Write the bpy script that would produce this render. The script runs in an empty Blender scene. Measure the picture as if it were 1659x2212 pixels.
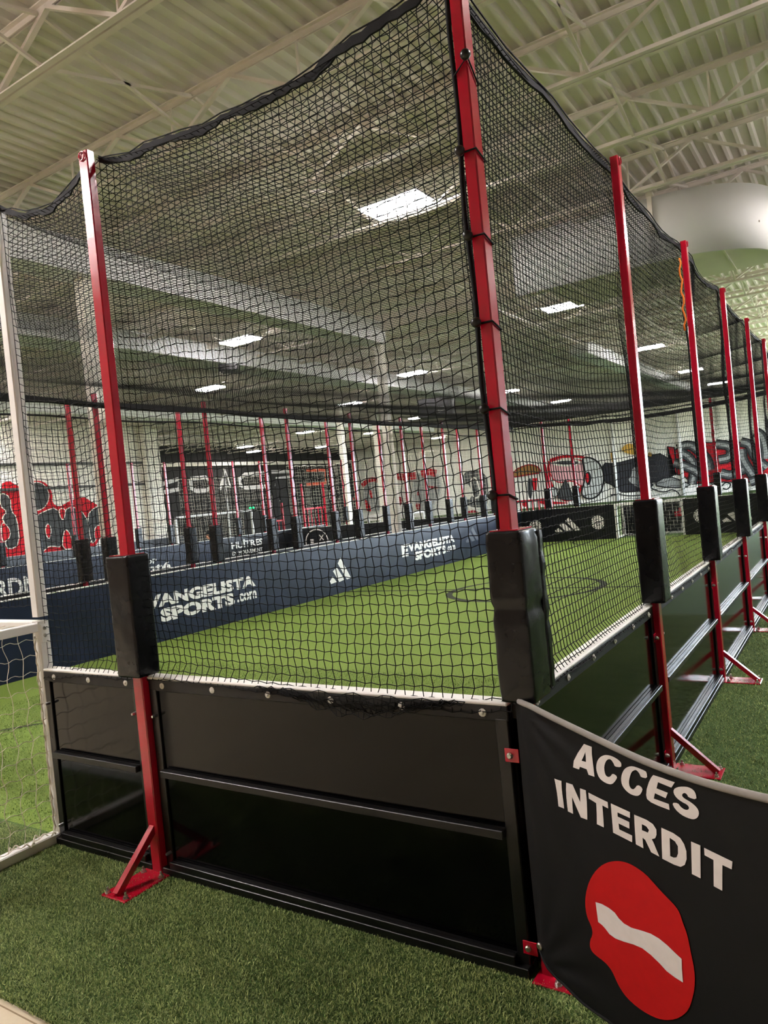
import bpy, bmesh, math, random, json
import numpy as np
from mathutils import Vector, Matrix, noise
from mathutils.geometry import tessellate_polygon

# ---------------------------------------------------------------- camera, world, exposure
SC = bpy.context.scene
COL = SC.collection
R = math.radians
rng = np.random.default_rng(7)
random.seed(7)

CAM_POS = (1.3285, -2.9526, 2.1368)
YAW, PITCH, ROLL, FPX = 0.5739, -0.0173, -0.0976, 1591.4
cam_d = bpy.data.cameras.new('camera')
cam_d.sensor_fit = 'VERTICAL'
cam_d.sensor_height = 36.0
cam_d.lens = FPX / 2212 * 36.0
cam_d.clip_end = 300
cam = bpy.data.objects.new('camera', cam_d)
COL.objects.link(cam)
_f = Vector((-math.sin(YAW) * math.cos(PITCH), math.cos(YAW) * math.cos(PITCH), math.sin(PITCH)))
_r = Vector((math.cos(YAW), math.sin(YAW), 0))
_u = _r.cross(_f)
_r2 = math.cos(ROLL) * _r + math.sin(ROLL) * _u
_u2 = -math.sin(ROLL) * _r + math.cos(ROLL) * _u
cam.matrix_world = Matrix(((_r2.x, _u2.x, -_f.x, CAM_POS[0]), (_r2.y, _u2.y, -_f.y, CAM_POS[1]),
                           (_r2.z, _u2.z, -_f.z, CAM_POS[2]), (0, 0, 0, 1)))
SC.camera = cam

world = bpy.data.worlds.new('daylight')
SC.world = world
world.use_nodes = True
_bg = world.node_tree.nodes['Background']
# overcast sky above the horizon, darker ground below it
_wn = world.node_tree
_wt = _wn.nodes.new('ShaderNodeTexCoord'); _ws = _wn.nodes.new('ShaderNodeSeparateXYZ'); _wr = _wn.nodes.new('ShaderNodeValToRGB')
_wn.links.new(_wt.outputs['Generated'], _ws.inputs[0]); _wn.links.new(_ws.outputs['Z'], _wr.inputs['Fac'])
_wr.color_ramp.elements[0].position = 0.0; _wr.color_ramp.elements[0].color = (0.16, 0.16, 0.15, 1)
_wr.color_ramp.elements[1].position = 0.02; _wr.color_ramp.elements[1].color = (0.74, 0.87, 1.0, 1)
_wn.links.new(_wr.outputs['Color'], _bg.inputs[0])
_bg.inputs[1].default_value = 15.0

SC.view_settings.view_transform = 'Standard'
SC.view_settings.look = 'None'
SC.view_settings.gamma = 1.0
SC.view_settings.use_curve_mapping = False
SC.view_settings.exposure = 1.2
LAMP = 80.0            # radiance of the high-bay lamp lenses

# ---------------------------------------------------------------- dimensions (metres)
W, L, H, D = 9.251, 22.732, 4.388, 2.4722      # pitch width, length, post height, post spacing
FY = -0.02             # outer face of the front boards
RX = 0.015             # outer face of the right-hand boards
DECK = 8.0
XL_, XR_, YN_, YF_ = -44.0, 6.0, -6.0, 62.0

# ---------------------------------------------------------------- materials
def lin(c):
    return tuple(((v / 255) / 12.92 if v / 255 <= 0.04045 else ((v / 255 + 0.055) / 1.055) ** 2.4) for v in c) + (1,)

def mat(name, rgb, rough=0.6, metal=0.0, spec=0.5, var=0.0, scale=8.0, bump=0.0, bscale=200.0, rvar=0.0, coat=0.0, detail=6.0):
    m = bpy.data.materials.new(name)
    m.use_nodes = True
    nt = m.node_tree
    b = nt.nodes['Principled BSDF']
    b.inputs['Roughness'].default_value = rough
    b.inputs['Metallic'].default_value = metal
    b.inputs['Specular IOR Level'].default_value = spec
    if coat:
        b.inputs['Coat Weight'].default_value = coat
        b.inputs['Coat Roughness'].default_value = 0.06
    tc = nt.nodes.new('ShaderNodeTexCoord')
    n = nt.nodes.new('ShaderNodeTexNoise')
    n.inputs['Scale'].default_value = scale
    n.inputs['Detail'].default_value = detail
    nt.links.new(tc.outputs['Object'], n.inputs['Vector'])
    r = nt.nodes.new('ShaderNodeValToRGB')
    c = lin(rgb)
    v = var
    r.color_ramp.elements[0].position = 0.3
    r.color_ramp.elements[1].position = 0.7
    r.color_ramp.elements[0].color = tuple(x * (1 - v) for x in c[:3]) + (1,)
    r.color_ramp.elements[1].color = tuple(min(1, x * (1 + v)) for x in c[:3]) + (1,)
    nt.links.new(n.outputs['Fac'], r.inputs['Fac'])
    nt.links.new(r.outputs['Color'], b.inputs['Base Color'])
    if rvar:
        mr = nt.nodes.new('ShaderNodeMapRange')
        mr.inputs['To Min'].default_value = max(0.02, rough - rvar)
        mr.inputs['To Max'].default_value = min(1, rough + rvar)
        nt.links.new(n.outputs['Fac'], mr.inputs['Value'])
        nt.links.new(mr.outputs['Result'], b.inputs['Roughness'])
    if bump:
        n2 = nt.nodes.new('ShaderNodeTexNoise')
        n2.inputs['Scale'].default_value = bscale
        n2.inputs['Detail'].default_value = 3
        nt.links.new(tc.outputs['Object'], n2.inputs['Vector'])
        bp = nt.nodes.new('ShaderNodeBump')
        bp.inputs['Strength'].default_value = bump
        bp.inputs['Distance'].default_value = 0.01
        nt.links.new(n2.outputs['Fac'], bp.inputs['Height'])
        nt.links.new(bp.outputs['Normal'], b.inputs['Normal'])
    return m

def emit(name, rgb, strength):
    m = bpy.data.materials.new(name)
    m.use_nodes = True
    b = m.node_tree.nodes['Principled BSDF']
    b.inputs['Base Color'].default_value = lin(rgb)
    b.inputs['Emission Color'].default_value = lin(rgb)
    b.inputs['Emission Strength'].default_value = strength
    return m

def blade_mat(name, dark, light):
    m = mat(name, dark, 0.55, spec=0.3)
    nt = m.node_tree
    b = nt.nodes['Principled BSDF']
    at = nt.nodes.new('ShaderNodeAttribute')
    at.attribute_name = 'shade'
    r = nt.nodes.new('ShaderNodeValToRGB')
    r.color_ramp.elements[0].color = lin(dark)
    r.color_ramp.elements[1].color = lin(light)
    nt.links.new(at.outputs['Fac'], r.inputs['Fac'])
    nt.links.new(r.outputs['Color'], b.inputs['Base Color'])
    return m

M = dict(
    red=mat('red_enamel', (182, 11, 42), 0.22, spec=0.6, var=0.07, scale=6, bump=0.05, bscale=60, coat=0.4, rvar=0.08),
    black_metal=mat('black_powder_coat', (13, 13, 14), 0.32, spec=0.5, var=0.3, scale=9, bump=0.05, bscale=90, rvar=0.1),
    gloss=mat('black_gloss_sheet', (4, 4, 5), 0.1, spec=0.25, var=0.3, scale=3, rvar=0.04),
    navy=mat('navy_printed_sheet', (19, 28, 50), 0.34, spec=0.35, var=0.28, scale=2.2, rvar=0.1, detail=9),
    blackprint=mat('black_printed_sheet', (13, 15, 21), 0.3, spec=0.45, var=0.25, scale=3, rvar=0.1),
    cap=mat('white_plastic_cap', (238, 236, 230), 0.45, var=0.04, scale=14, bump=0.05),
    strip=mat('black_rubber_strip', (22, 22, 23), 0.55, var=0.2, scale=20, bump=0.15),
    steel=mat('zinc_bolt', (190, 190, 186), 0.28, metal=1.0, var=0.1, scale=60),
    washer=mat('white_nylon_washer', (225, 224, 216), 0.4, var=0.05),
    pad=mat('black_vinyl', (12, 13, 16), 0.27, spec=0.42, var=0.18, scale=7, bump=0.06, bscale=35, rvar=0.05),
    net=mat('black_twine', (9, 9, 10), 0.75, spec=0.25, var=0.2),
    hem=mat('black_webbing', (20, 20, 22), 0.8, spec=0.3, var=0.2, scale=30, bump=0.3, bscale=300),
    bead=mat('black_bungee_ball', (18, 18, 19), 0.3, spec=0.5, var=0.1),
    whitep=mat('white_enamel', (235, 233, 228), 0.35, spec=0.5, var=0.03, scale=10),
    twine=mat('cream_twine', (226, 218, 200), 0.8, spec=0.2, var=0.06),
    cloth=mat('black_banner_cloth', (11, 11, 12), 0.7, spec=0.3, var=0.15, scale=40, bump=0.08, bscale=600),
    hemgrey=mat('grey_banner_hem', (150, 146, 140), 0.7, spec=0.3, var=0.06, scale=30, bump=0.1),
    printw=mat('white_banner_print', (238, 232, 228), 0.6, spec=0.35, var=0.03, scale=30, bump=0.05, bscale=500),
    printr=mat('red_banner_print', (196, 12, 18), 0.6, spec=0.35, var=0.04, scale=30, bump=0.05, bscale=500),
    deck=mat('cream_roof_deck', (234, 226, 216), 0.7, spec=0.3, var=0.04, scale=0.8),
    steelp=mat('white_painted_steel', (240, 230, 220), 0.6, spec=0.35, var=0.05, scale=3),
    duct=mat('white_duct_metal', (240, 240, 240), 0.5, spec=0.4, var=0.05, scale=1.5),
    wallc=mat('cream_painted_block', (248, 243, 230), 0.8, spec=0.25, var=0.03, scale=1.2, bump=0.1, bscale=14),
    walld=mat('charcoal_painted_wall', (38, 38, 37), 0.75, spec=0.3, var=0.12, scale=1.0),
    fabric=mat('white_duct_fabric', (226, 225, 222), 0.75, spec=0.2, var=0.02, scale=1.5),
    concrete=mat('pale_concrete', (214, 200, 172), 0.75, spec=0.3, var=0.07, scale=9, bump=0.1, bscale=60),
    line=mat('black_turf_line', (44, 48, 36), 0.85, spec=0.2, var=0.2, scale=60, bump=0.4),
    grey=mat('grey_metal', (92, 92, 92), 0.5, spec=0.4, var=0.08),
    dgrey=mat('dark_grey_metal', (40, 41, 42), 0.5, spec=0.4, var=0.08),
    orange=mat('orange_cord', (238, 120, 20), 0.6, var=0.1),
    skin=mat('skin', (196, 140, 108), 0.55, var=0.05),
    hair=mat('dark_hair', (30, 22, 18), 0.6, var=0.2),
    shirt=mat('black_shirt', (20, 20, 22), 0.8, var=0.1),
    trouser=mat('dark_trousers', (34, 36, 44), 0.8, var=0.1),
    green=emit('green_lamp', (40, 230, 120), 1.2),
    lamp=emit('lamp_panel', (255, 247, 246), LAMP),
    turf_base=mat('dark_turf_backing', (40, 58, 24), 0.9, spec=0.1, var=0.35, scale=90, bump=0.6, bscale=140),
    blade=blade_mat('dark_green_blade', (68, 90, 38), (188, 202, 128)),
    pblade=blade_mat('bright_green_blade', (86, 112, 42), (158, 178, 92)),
)

def turf_mat(name, a, b, c):
    m = mat(name, a, 0.8, spec=0.2)
    nt = m.node_tree
    bs = nt.nodes['Principled BSDF']
    tc = nt.nodes.new('ShaderNodeTexCoord')
    fine = nt.nodes.new('ShaderNodeTexNoise'); fine.inputs['Scale'].default_value = 75; fine.inputs['Detail'].default_value = 5
    big = nt.nodes.new('ShaderNodeTexNoise'); big.inputs['Scale'].default_value = 1.1; big.inputs['Detail'].default_value = 4
    for q in (fine, big): nt.links.new(tc.outputs['Object'], q.inputs['Vector'])
    r = nt.nodes.new('ShaderNodeValToRGB')
    r.color_ramp.elements[0].position = 0.32; r.color_ramp.elements[0].color = lin(a)
    r.color_ramp.elements[1].position = 0.68; r.color_ramp.elements[1].color = lin(b)
    nt.links.new(fine.outputs['Fac'], r.inputs['Fac'])
    mx = nt.nodes.new('ShaderNodeMix'); mx.data_type = 'RGBA'
    mr = nt.nodes.new('ShaderNodeMapRange'); mr.inputs['From Min'].default_value = 0.35; mr.inputs['From Max'].default_value = 0.7
    mr.inputs['To Max'].default_value = 0.45
    nt.links.new(big.outputs['Fac'], mr.inputs['Value'])
    nt.links.new(mr.outputs['Result'], mx.inputs['Factor'])
    nt.links.new(r.outputs['Color'], mx.inputs['A'])
    mx.inputs['B'].default_value = lin(c)
    nt.links.new(mx.outputs['Result'], bs.inputs['Base Color'])
    bp = nt.nodes.new('ShaderNodeBump'); bp.inputs['Strength'].default_value = 0.8; bp.inputs['Distance'].default_value = 0.02
    nt.links.new(fine.outputs['Fac'], bp.inputs['Height']); nt.links.new(bp.outputs['Normal'], bs.inputs['Normal'])
    return m
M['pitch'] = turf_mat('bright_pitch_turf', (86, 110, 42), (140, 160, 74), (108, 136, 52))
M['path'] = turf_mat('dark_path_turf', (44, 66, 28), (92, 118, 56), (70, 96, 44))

# ---------------------------------------------------------------- mesh helpers
class MB:
    def __init__(s): s.v = []; s.f = []; s.mi = []
    def add(s, vs, fs, mi=0):
        o = len(s.v); s.v += [tuple(p) for p in vs]; s.f += [tuple(i + o for i in f) for f in fs]; s.mi += [mi] * len(fs); return s
    def box(s, x0, x1, y0, y1, z0, z1, c=0.0, mi=0):
        if c <= 0:
            vs = [(x, y, z) for x in (x0, x1) for y in (y0, y1) for z in (z0, z1)]
            return s.add(vs, [(0, 1, 3, 2), (4, 6, 7, 5), (0, 4, 5, 1), (2, 3, 7, 6), (0, 2, 6, 4), (1, 5, 7, 3)], mi)
        bm = bmesh.new()
        bmesh.ops.create_cube(bm, size=1)
        for q in bm.verts:
            q.co = Vector(((x0 + x1) / 2 + q.co.x * (x1 - x0), (y0 + y1) / 2 + q.co.y * (y1 - y0), (z0 + z1) / 2 + q.co.z * (z1 - z0)))
        bmesh.ops.bevel(bm, geom=list(bm.edges), offset=c, segments=1, affect='EDGES', profile=0.5)
        bm.verts.index_update()
        s.add([q.co[:] for q in bm.verts], [[q.index for q in f.verts] for f in bm.faces], mi); bm.free(); return s
    def prism(s, poly, a, b, axis='z', mi=0):
        n = len(poly)
        def P(u, v, w): return {'z': (u, v, w), 'y': (u, w, v), 'x': (w, u, v)}[axis]
        vs = [P(u, v, a) for u, v in poly] + [P(u, v, b) for u, v in poly]
        fs = [(i, (i + 1) % n, n + (i + 1) % n, n + i) for i in range(n)] + [tuple(range(n))[::-1], tuple(range(n, 2 * n))]
        return s.add(vs, fs, mi)
    def tube(s, pts, r, n=8, mi=0, closed=False, cap=True):
        pts = [Vector(p) for p in pts]; m = len(pts); o = len(s.v); ring = []
        for i, p in enumerate(pts):
            if closed: t = pts[(i + 1) % m] - pts[i - 1]
            else: t = pts[min(i + 1, m - 1)] - pts[max(i - 1, 0)]
            t.normalize()
            a = Vector((0, 0, 1)) if abs(t.z) < 0.9 else Vector((1, 0, 0))
            u = t.cross(a).normalized(); w = t.cross(u)
            rr = r[i] if isinstance(r, (list, tuple)) else r
            for k in range(n):
                q = p + rr * (math.cos(2 * math.pi * (k + .5) / n) * u + math.sin(2 * math.pi * (k + .5) / n) * w)
                s.v.append(q[:])
        mm = m if closed else m - 1
        for i in range(mm):
            a = o + i * n; b = o + ((i + 1) % m) * n
            for k in range(n):
                s.f.append((a + k, a + (k + 1) % n, b + (k + 1) % n, b + k)); s.mi.append(mi)
        if cap and not closed:
            s.f.append(tuple(o + k for k in range(n))[::-1]); s.mi.append(mi)
            s.f.append(tuple(o + (m - 1) * n + k for k in range(n))); s.mi.append(mi)
        return s
    def bar(s, a, b, w, h, mi=0, up=(0, 0, 1)):
        a = Vector(a); b = Vector(b); t = (b - a).normalized(); up = Vector(up)
        if abs(t.dot(up)) > 0.98: up = Vector((1, 0, 0))
        u = t.cross(up).normalized(); v = u.cross(t)
        vs = [p + sx * u * w / 2 + sy * v * h / 2 for p in (a, b) for sx, sy in ((-1, -1), (1, -1), (1, 1), (-1, 1))]
        return s.add([q[:] for q in vs], [(0, 1, 5, 4), (1, 2, 6, 5), (2, 3, 7, 6), (3, 0, 4, 7), (3, 2, 1, 0), (4, 5, 6, 7)], mi)
    def lathe(s, prof, n=12, c=(0, 0, 0), axis='z', mi=0):
        o = len(s.v)
        for r, z in prof:
            for k in range(n):
                a = 2 * math.pi * k / n; x, y = r * math.cos(a), r * math.sin(a)
                p = {'z': (x, y, z), 'y': (x, z, y), 'x': (z, x, y)}[axis]
                s.v.append((c[0] + p[0], c[1] + p[1], c[2] + p[2]))
        for i in range(len(prof) - 1):
            for k in range(n):
                s.f.append((o + i * n + k, o + i * n + (k + 1) % n, o + (i + 1) * n + (k + 1) % n, o + (i + 1) * n + k)); s.mi.append(mi)
        s.f.append(tuple(o + k for k in range(n))[::-1]); s.mi.append(mi)
        s.f.append(tuple(o + (len(prof) - 1) * n + k for k in range(n))); s.mi.append(mi)
        return s
    def poly(s, pts3, mi=0):
        tri = tessellate_polygon([[Vector(p) for p in pts3]])
        return s.add(pts3, tri, mi)
    def mesh(s, name):
        me = bpy.data.meshes.new(name)
        me.from_pydata(s.v, [], s.f)
        if any(s.mi): me.polygons.foreach_set('material_index', s.mi)
        return me

def fix_normals(me):
    bm = bmesh.new(); bm.from_mesh(me); bmesh.ops.recalc_face_normals(bm, faces=list(bm.faces)); bm.to_mesh(me); bm.free()

def obj(name, mb, m, parent=None, smooth=False, kind=None, loc=None):
    me = mb.mesh(name) if isinstance(mb, MB) else mb
    if isinstance(mb, MB): fix_normals(me)
    for q in (m if isinstance(m, (list, tuple)) else [m]): me.materials.append(q)
    if smooth: me.shade_smooth()
    o = bpy.data.objects.new(name, me); COL.objects.link(o)
    if parent: o.parent = parent
    if kind: o['kind'] = kind
    if loc: o.location = loc
    return o

def tag(o, label=None, cat=None, group=None, kind=None):
    if label: o['label'] = label
    if cat: o['category'] = cat
    if group: o['group'] = group
    if kind: o['kind'] = kind
    return o

def thing(name, label, cat, loc=(0, 0, 0), rz=0.0, group=None):
    o = bpy.data.objects.new(name, None); COL.objects.link(o)
    o.empty_display_size = 0.1
    o.location = loc; o.rotation_euler = (0, 0, rz)
    return tag(o, label, cat, group)

def dup(root, loc=None, rz=None, label=None, skip=()):
    r = root.copy(); COL.objects.link(r)
    if loc is not None: r.location = loc
    if rz is not None: r.rotation_euler = (0, 0, rz)
    if label: r['label'] = label
    for ch in list(root.children):
        if ch.name.split('.')[0] in skip: continue
        c = ch.copy(); COL.objects.link(c); c.parent = r
        for g in list(ch.children):
            d = g.copy(); COL.objects.link(d); d.parent = c
    return r

def raw_mesh(name, verts, quads=None, tris=None):
    me = bpy.data.meshes.new(name)
    verts = np.asarray(verts, dtype=np.float32)
    me.vertices.add(len(verts)); me.vertices.foreach_set('co', verts.ravel())
    idx = []; tot = []
    if quads is not None and len(quads): idx.append(np.asarray(quads).ravel()); tot.append(np.full(len(quads), 4))
    if tris is not None and len(tris): idx.append(np.asarray(tris).ravel()); tot.append(np.full(len(tris), 3))
    idx = np.concatenate(idx).astype(np.int32); tot = np.concatenate(tot).astype(np.int32)
    me.loops.add(len(idx)); me.loops.foreach_set('vertex_index', idx)
    me.polygons.add(len(tot))
    me.polygons.foreach_set('loop_start', np.concatenate([[0], np.cumsum(tot)[:-1]]).astype(np.int32))
    me.update(calc_edges=True); me.validate()
    return me

def strands(arrs, r, n=3):
    """thin tubes along many polylines; arrs: list of (lines, points, 3)"""
    V = []; Q = []; off = 0
    for A in arrs:
        A = np.asarray(A, float); l, m, _ = A.shape
        T = np.empty_like(A); T[:, 1:-1] = A[:, 2:] - A[:, :-2]; T[:, 0] = A[:, 1] - A[:, 0]; T[:, -1] = A[:, -1] - A[:, -2]
        T /= np.linalg.norm(T, axis=2, keepdims=True) + 1e-12
        ref = np.array([0.31, 0.52, 0.8]) if abs(T[0, 0, 2]) < 0.7 else np.array([0.83, 0.55, 0.1])
        U = np.cross(T, ref); U /= np.linalg.norm(U, axis=2, keepdims=True) + 1e-12
        B = np.cross(T, U)
        ring = np.stack([A + r * (math.cos(2 * math.pi * k / n) * U + math.sin(2 * math.pi * k / n) * B) for k in range(n)], axis=2)
        V.append(ring.reshape(-1, 3))
        i = np.arange(l)[:, None, None] * (m * n) + np.arange(m - 1)[None, :, None] * n + np.arange(n)[None, None, :]
        j = np.arange(l)[:, None, None] * (m * n) + np.arange(m - 1)[None, :, None] * n + ((np.arange(n) + 1) % n)[None, None, :]
        Q.append((np.stack([i, j, j + n, i + n], axis=-1)).reshape(-1, 4) + off)
        off += l * m * n
    return np.concatenate(V), np.concatenate(Q)

def net_obj(name, grid, r, m, parent=None, n=3):
    g = np.asarray(grid, float)
    v, q = strands([g, g.transpose(1, 0, 2)], r, n)
    return obj(name, raw_mesh(name, v, quads=q), m, parent)

def smooth_noise(shape, cell, amp, seed):
    rr = np.random.default_rng(seed)
    a, b = max(2, int(shape[0] / cell) + 2), max(2, int(shape[1] / cell) + 2)
    c = rr.normal(size=(a, b))
    x = np.linspace(0, a - 1.001, shape[0]); y = np.linspace(0, b - 1.001, shape[1])
    xi = x.astype(int); yi = y.astype(int); fx = (x - xi); fy = (y - yi)
    fx = fx * fx * (3 - 2 * fx); fy = fy * fy * (3 - 2 * fy)
    c00 = c[np.ix_(xi, yi)]; c10 = c[np.ix_(xi + 1, yi)]; c01 = c[np.ix_(xi, yi + 1)]; c11 = c[np.ix_(xi + 1, yi + 1)]
    fx = fx[:, None]; fy = fy[None, :]
    return amp * (c00 * (1 - fx) * (1 - fy) + c10 * fx * (1 - fy) + c01 * (1 - fx) * fy + c11 * fx * fy)

def chaikin(p, k=2, closed=True):
    for _ in range(k):
        q = []
        n = len(p)
        rngi = range(n) if closed else range(n - 1)
        if not closed: q.append(tuple(p[0]))
        for i in rngi:
            a = p[i]; b = p[(i + 1) % n]
            q.append((a[0] * .75 + b[0] * .25, a[1] * .75 + b[1] * .25)); q.append((a[0] * .25 + b[0] * .75, a[1] * .25 + b[1] * .75))
        if not closed: q.append(tuple(p[-1]))
        p = q
    return p

def stroke(p, w):
    """a flat 2-D band along polyline p"""
    p = [Vector(a) for a in p]; l = []; r = []
    for i, a in enumerate(p):
        t = (p[min(i + 1, len(p) - 1)] - p[max(i - 1, 0)]).normalized(); nn = Vector((-t.y, t.x)) * w / 2
        l.append((a + nn)[:]); r.append((a - nn)[:])
    return l + r[::-1]

def text_2d(s, bold=0.0):
    cu = bpy.data.curves.new('t', 'FONT'); cu.body = s; cu.size = 1; cu.offset = bold; cu.resolution_u = 3
    o = bpy.data.objects.new('t', cu); COL.objects.link(o)
    bpy.context.view_layer.update()
    me = bpy.data.meshes.new_from_object(o.evaluated_get(bpy.context.evaluated_depsgraph_get()))
    v = np.array([q.co[:2] for q in me.vertices]); f = [tuple(p.vertices) for p in me.polygons]
    bpy.data.objects.remove(o); bpy.data.curves.remove(cu); bpy.data.meshes.remove(me)
    return v, f

def lettering(name, s, a0, a1, z0, z1, place, m, parent, bold=0.02):
    """flat print: text s stretched to a0..a1 along the surface and z0..z1 in height; place(a, z) gives the 3-D point"""
    v, f = text_2d(s, bold)
    mn = v.min(0); mx = v.max(0)
    vs = [place(a0 + (a1 - a0) * (p[0] - mn[0]) / (mx[0] - mn[0]), z0 + (z1 - z0) * (p[1] - mn[1]) / (mx[1] - mn[1])) for p in v]
    me = bpy.data.meshes.new(name); me.from_pydata(vs, [], f)
    return obj(name, me, m, parent)

def flat(name, polys, place, m, parent, mi=None):
    mb = MB()
    for i, p in enumerate(polys): mb.poly([place(a, z) for a, z in p], mi[i] if mi else 0)
    return obj(name, mb.mesh(name), m, parent)

# ---------------------------------------------------------------- the setting: floor, walls, ceiling
floor = obj('floor', MB().box(XL_, XR_, YN_, YF_, -0.3, -0.02), M['concrete'], kind='structure')
joint = MB()
for x in (-4.4, -3.1, -1.8, -0.5): joint.box(x, x + 0.006, YN_, -1.17, -0.0205, -0.0185)
joint.box(XL_, XR_, -1.205, -1.199, -0.0205, -0.0185); joint.box(XL_, XR_, -2.5, -2.494, -0.0205, -0.0185)
obj('floor_joint', joint, mat('joint_grime', (150, 130, 100), 0.9), floor)
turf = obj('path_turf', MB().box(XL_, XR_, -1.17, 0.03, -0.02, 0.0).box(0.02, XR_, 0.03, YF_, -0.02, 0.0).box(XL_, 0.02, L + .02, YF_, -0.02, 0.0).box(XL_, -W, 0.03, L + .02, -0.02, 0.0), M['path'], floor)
turf['label'] = 'dark green artificial turf outside the boards'
pitch = obj('pitch_turf', MB().box(-W, 0.02, 0.03, L + .02, -0.02, 0.0), M['pitch'], floor)
pitch['label'] = 'bright green artificial turf of the pitch inside the boards'

def line_strip(pts, w, z=0.004, close=False):
    mb = MB(); pp = [Vector((a, b, 0)) for a, b in pts]; n = len(pp); q = []
    for i, a in enumerate(pp):
        t = ((pp[(i + 1) % n] - pp[i - 1]) if close else (pp[min(i + 1, n - 1)] - pp[max(i - 1, 0)])).normalized()
        s_ = Vector((-t.y, t.x, 0)) * w / 2
        q += [(a.x + s_.x, a.y + s_.y, z), (a.x - s_.x, a.y - s_.y, z)]
    fs = [(2 * i, 2 * i + 1, (2 * i + 3) % (2 * n), (2 * i + 2) % (2 * n)) for i in range(n if close else n - 1)]
    mb.add(q, fs)
    return mb
CXC, CYC = -4.65, 11.38
circ = [(CXC + 1.58 * math.cos(t), CYC + 1.58 * math.sin(t)) for t in np.linspace(0, 2 * math.pi, 72, endpoint=False)]
obj('pitch_line', line_strip(circ, 0.14, close=True), M['line'], floor)
obj('pitch_line', line_strip([(-W + .02, CYC), (-0.1, CYC)], 0.11, 0.0045), M['line'], floor)
for yy, sg in ((0.0, 1), (L, -1)):
    arc = [(CXC + 2.6 * math.cos(t), yy + sg * 2.6 * math.sin(t)) for t in np.linspace(0, math.pi, 48)]
    obj('pitch_line', line_strip(arc, 0.08), M['line'], floor)

def blades(x0, x1, y0, y1, n, length, width, lean, seed, test=None):
    r = np.random.default_rng(seed)
    p = np.stack([r.uniform(x0, x1, n), r.uniform(y0, y1, n)], 1)
    if test is not None: p = p[test(p[:, 0], p[:, 1])]
    n = len(p)
    clump = np.array([noise.noise(Vector((a * 6, b * 6, seed))) for a, b in p])
    drift = np.array([noise.noise(Vector((a * 1.6, b * 1.6, 9 + seed))) for a, b in p])
    az = r.uniform(0, 2 * math.pi, n) * 0.75 + clump * 1.6
    ln = length * r.uniform(0.6, 1.25, n)
    le = lean * r.uniform(0.5, 1.5, n)
    d = np.stack([np.cos(az), np.sin(az), np.zeros(n)], 1); s_ = np.stack([-np.sin(az + r.normal(0, .8, n)), np.cos(az), np.zeros(n)], 1)
    s_ /= np.linalg.norm(s_, axis=1, keepdims=True)
    b = np.concatenate([p, np.full((n, 1), -0.002)], 1)
    up = np.array([0, 0, 1.0])
    mid = b + ln[:, None] * (0.55 * up * np.cos(le * .5)[:, None] + 0.55 * d * np.sin(le * .5)[:, None])
    tip = mid + ln[:, None] * 0.5 * (up * np.cos(le * 1.3)[:, None] + d * np.sin(le * 1.3)[:, None])
    w = width * r.uniform(0.7, 1.3, n)[:, None] / 2
    V = np.stack([b - s_ * w, b + s_ * w, mid + s_ * w * .9, mid - s_ * w * .9, tip], 1).reshape(-1, 3)
    i = np.arange(n)[:, None] * 5
    me = raw_mesh('blades', V, quads=i + np.array([[0, 1, 2, 3]]), tris=i + np.array([[3, 2, 4]]))
    at = me.attributes.new('shade', 'FLOAT', 'POINT')
    sh = np.clip(0.36 + 0.27 * r.normal(size=n) + 0.16 * drift + .06 * clump, 0, 1)
    at.data.foreach_set('value', np.repeat(sh, 5).astype(np.float32))
    return me
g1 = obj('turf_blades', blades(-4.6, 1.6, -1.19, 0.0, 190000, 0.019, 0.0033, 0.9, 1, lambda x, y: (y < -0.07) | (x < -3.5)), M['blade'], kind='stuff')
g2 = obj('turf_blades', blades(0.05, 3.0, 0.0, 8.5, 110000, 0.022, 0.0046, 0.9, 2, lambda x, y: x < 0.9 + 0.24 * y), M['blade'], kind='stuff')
g3 = obj('pitch_blades', blades(-8.0, -0.06, 0.07, 4.6, 120000, 0.022, 0.006, 1.0, 3), M['pblade'], kind='stuff')
tag(g1, 'dark green turf pile in front of the black boards, running out to the concrete', 'turf')
tag(g2, 'dark green turf pile right of the long black boards', 'turf')
tag(g3, 'bright yellow green pitch pile seen behind the near black net', 'turf')

# walls
wl = obj('wall_left', MB().box(-32.2, -32.0, YN_, 25.3, 0, 8.2), M['wallc'], kind='structure')
obj('wall_alcove', MB().box(-44.0, -32.2, 25.1, 25.3, 0, 8.2), M['walld'], kind='structure')
wd = obj('wall_dark', MB().box(-44.2, -44.0, 25.3, YF_, 0, 8.2), M['walld'], kind='structure')
wb = obj('wall_back', MB().box(-44.2, XR_, YF_, YF_ + .2, 0, 8.2), M['wallc'], kind='structure')
obj('wall_front', MB().box(-32.2, XR_, YN_ - .2, YN_, 0, 8.2), mat('warm_grey_wall', (128, 112, 96), 0.8, spec=.2, var=.05), kind='structure')
WY0, WY1, WZ1 = 25.0, 61.0, 6.8
wr = MB().box(XR_, XR_ + .2, YN_, WY0, 0, 8.2).box(XR_, XR_ + .2, WY1, YF_, 0, 8.2).box(XR_, XR_ + .2, WY0, WY1, WZ1, 8.2).box(XR_, XR_ + .2, WY0, WY1, 0, 0.25)
obj('wall_right', wr, mat('grey_side_wall', (150, 150, 148), 0.8, spec=.2, var=.04), kind='structure')
glass = bpy.data.materials.new('window_glass'); glass.use_nodes = True
_nt = glass.node_tree; _nt.nodes.clear()
_o = _nt.nodes.new('ShaderNodeOutputMaterial'); _m = _nt.nodes.new('ShaderNodeMixShader'); _t = _nt.nodes.new('ShaderNodeBsdfTransparent'); _g = _nt.nodes.new('ShaderNodeBsdfGlossy')
_g.inputs['Roughness'].default_value = 0.02; _m.inputs[0].default_value = 0.06
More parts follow.
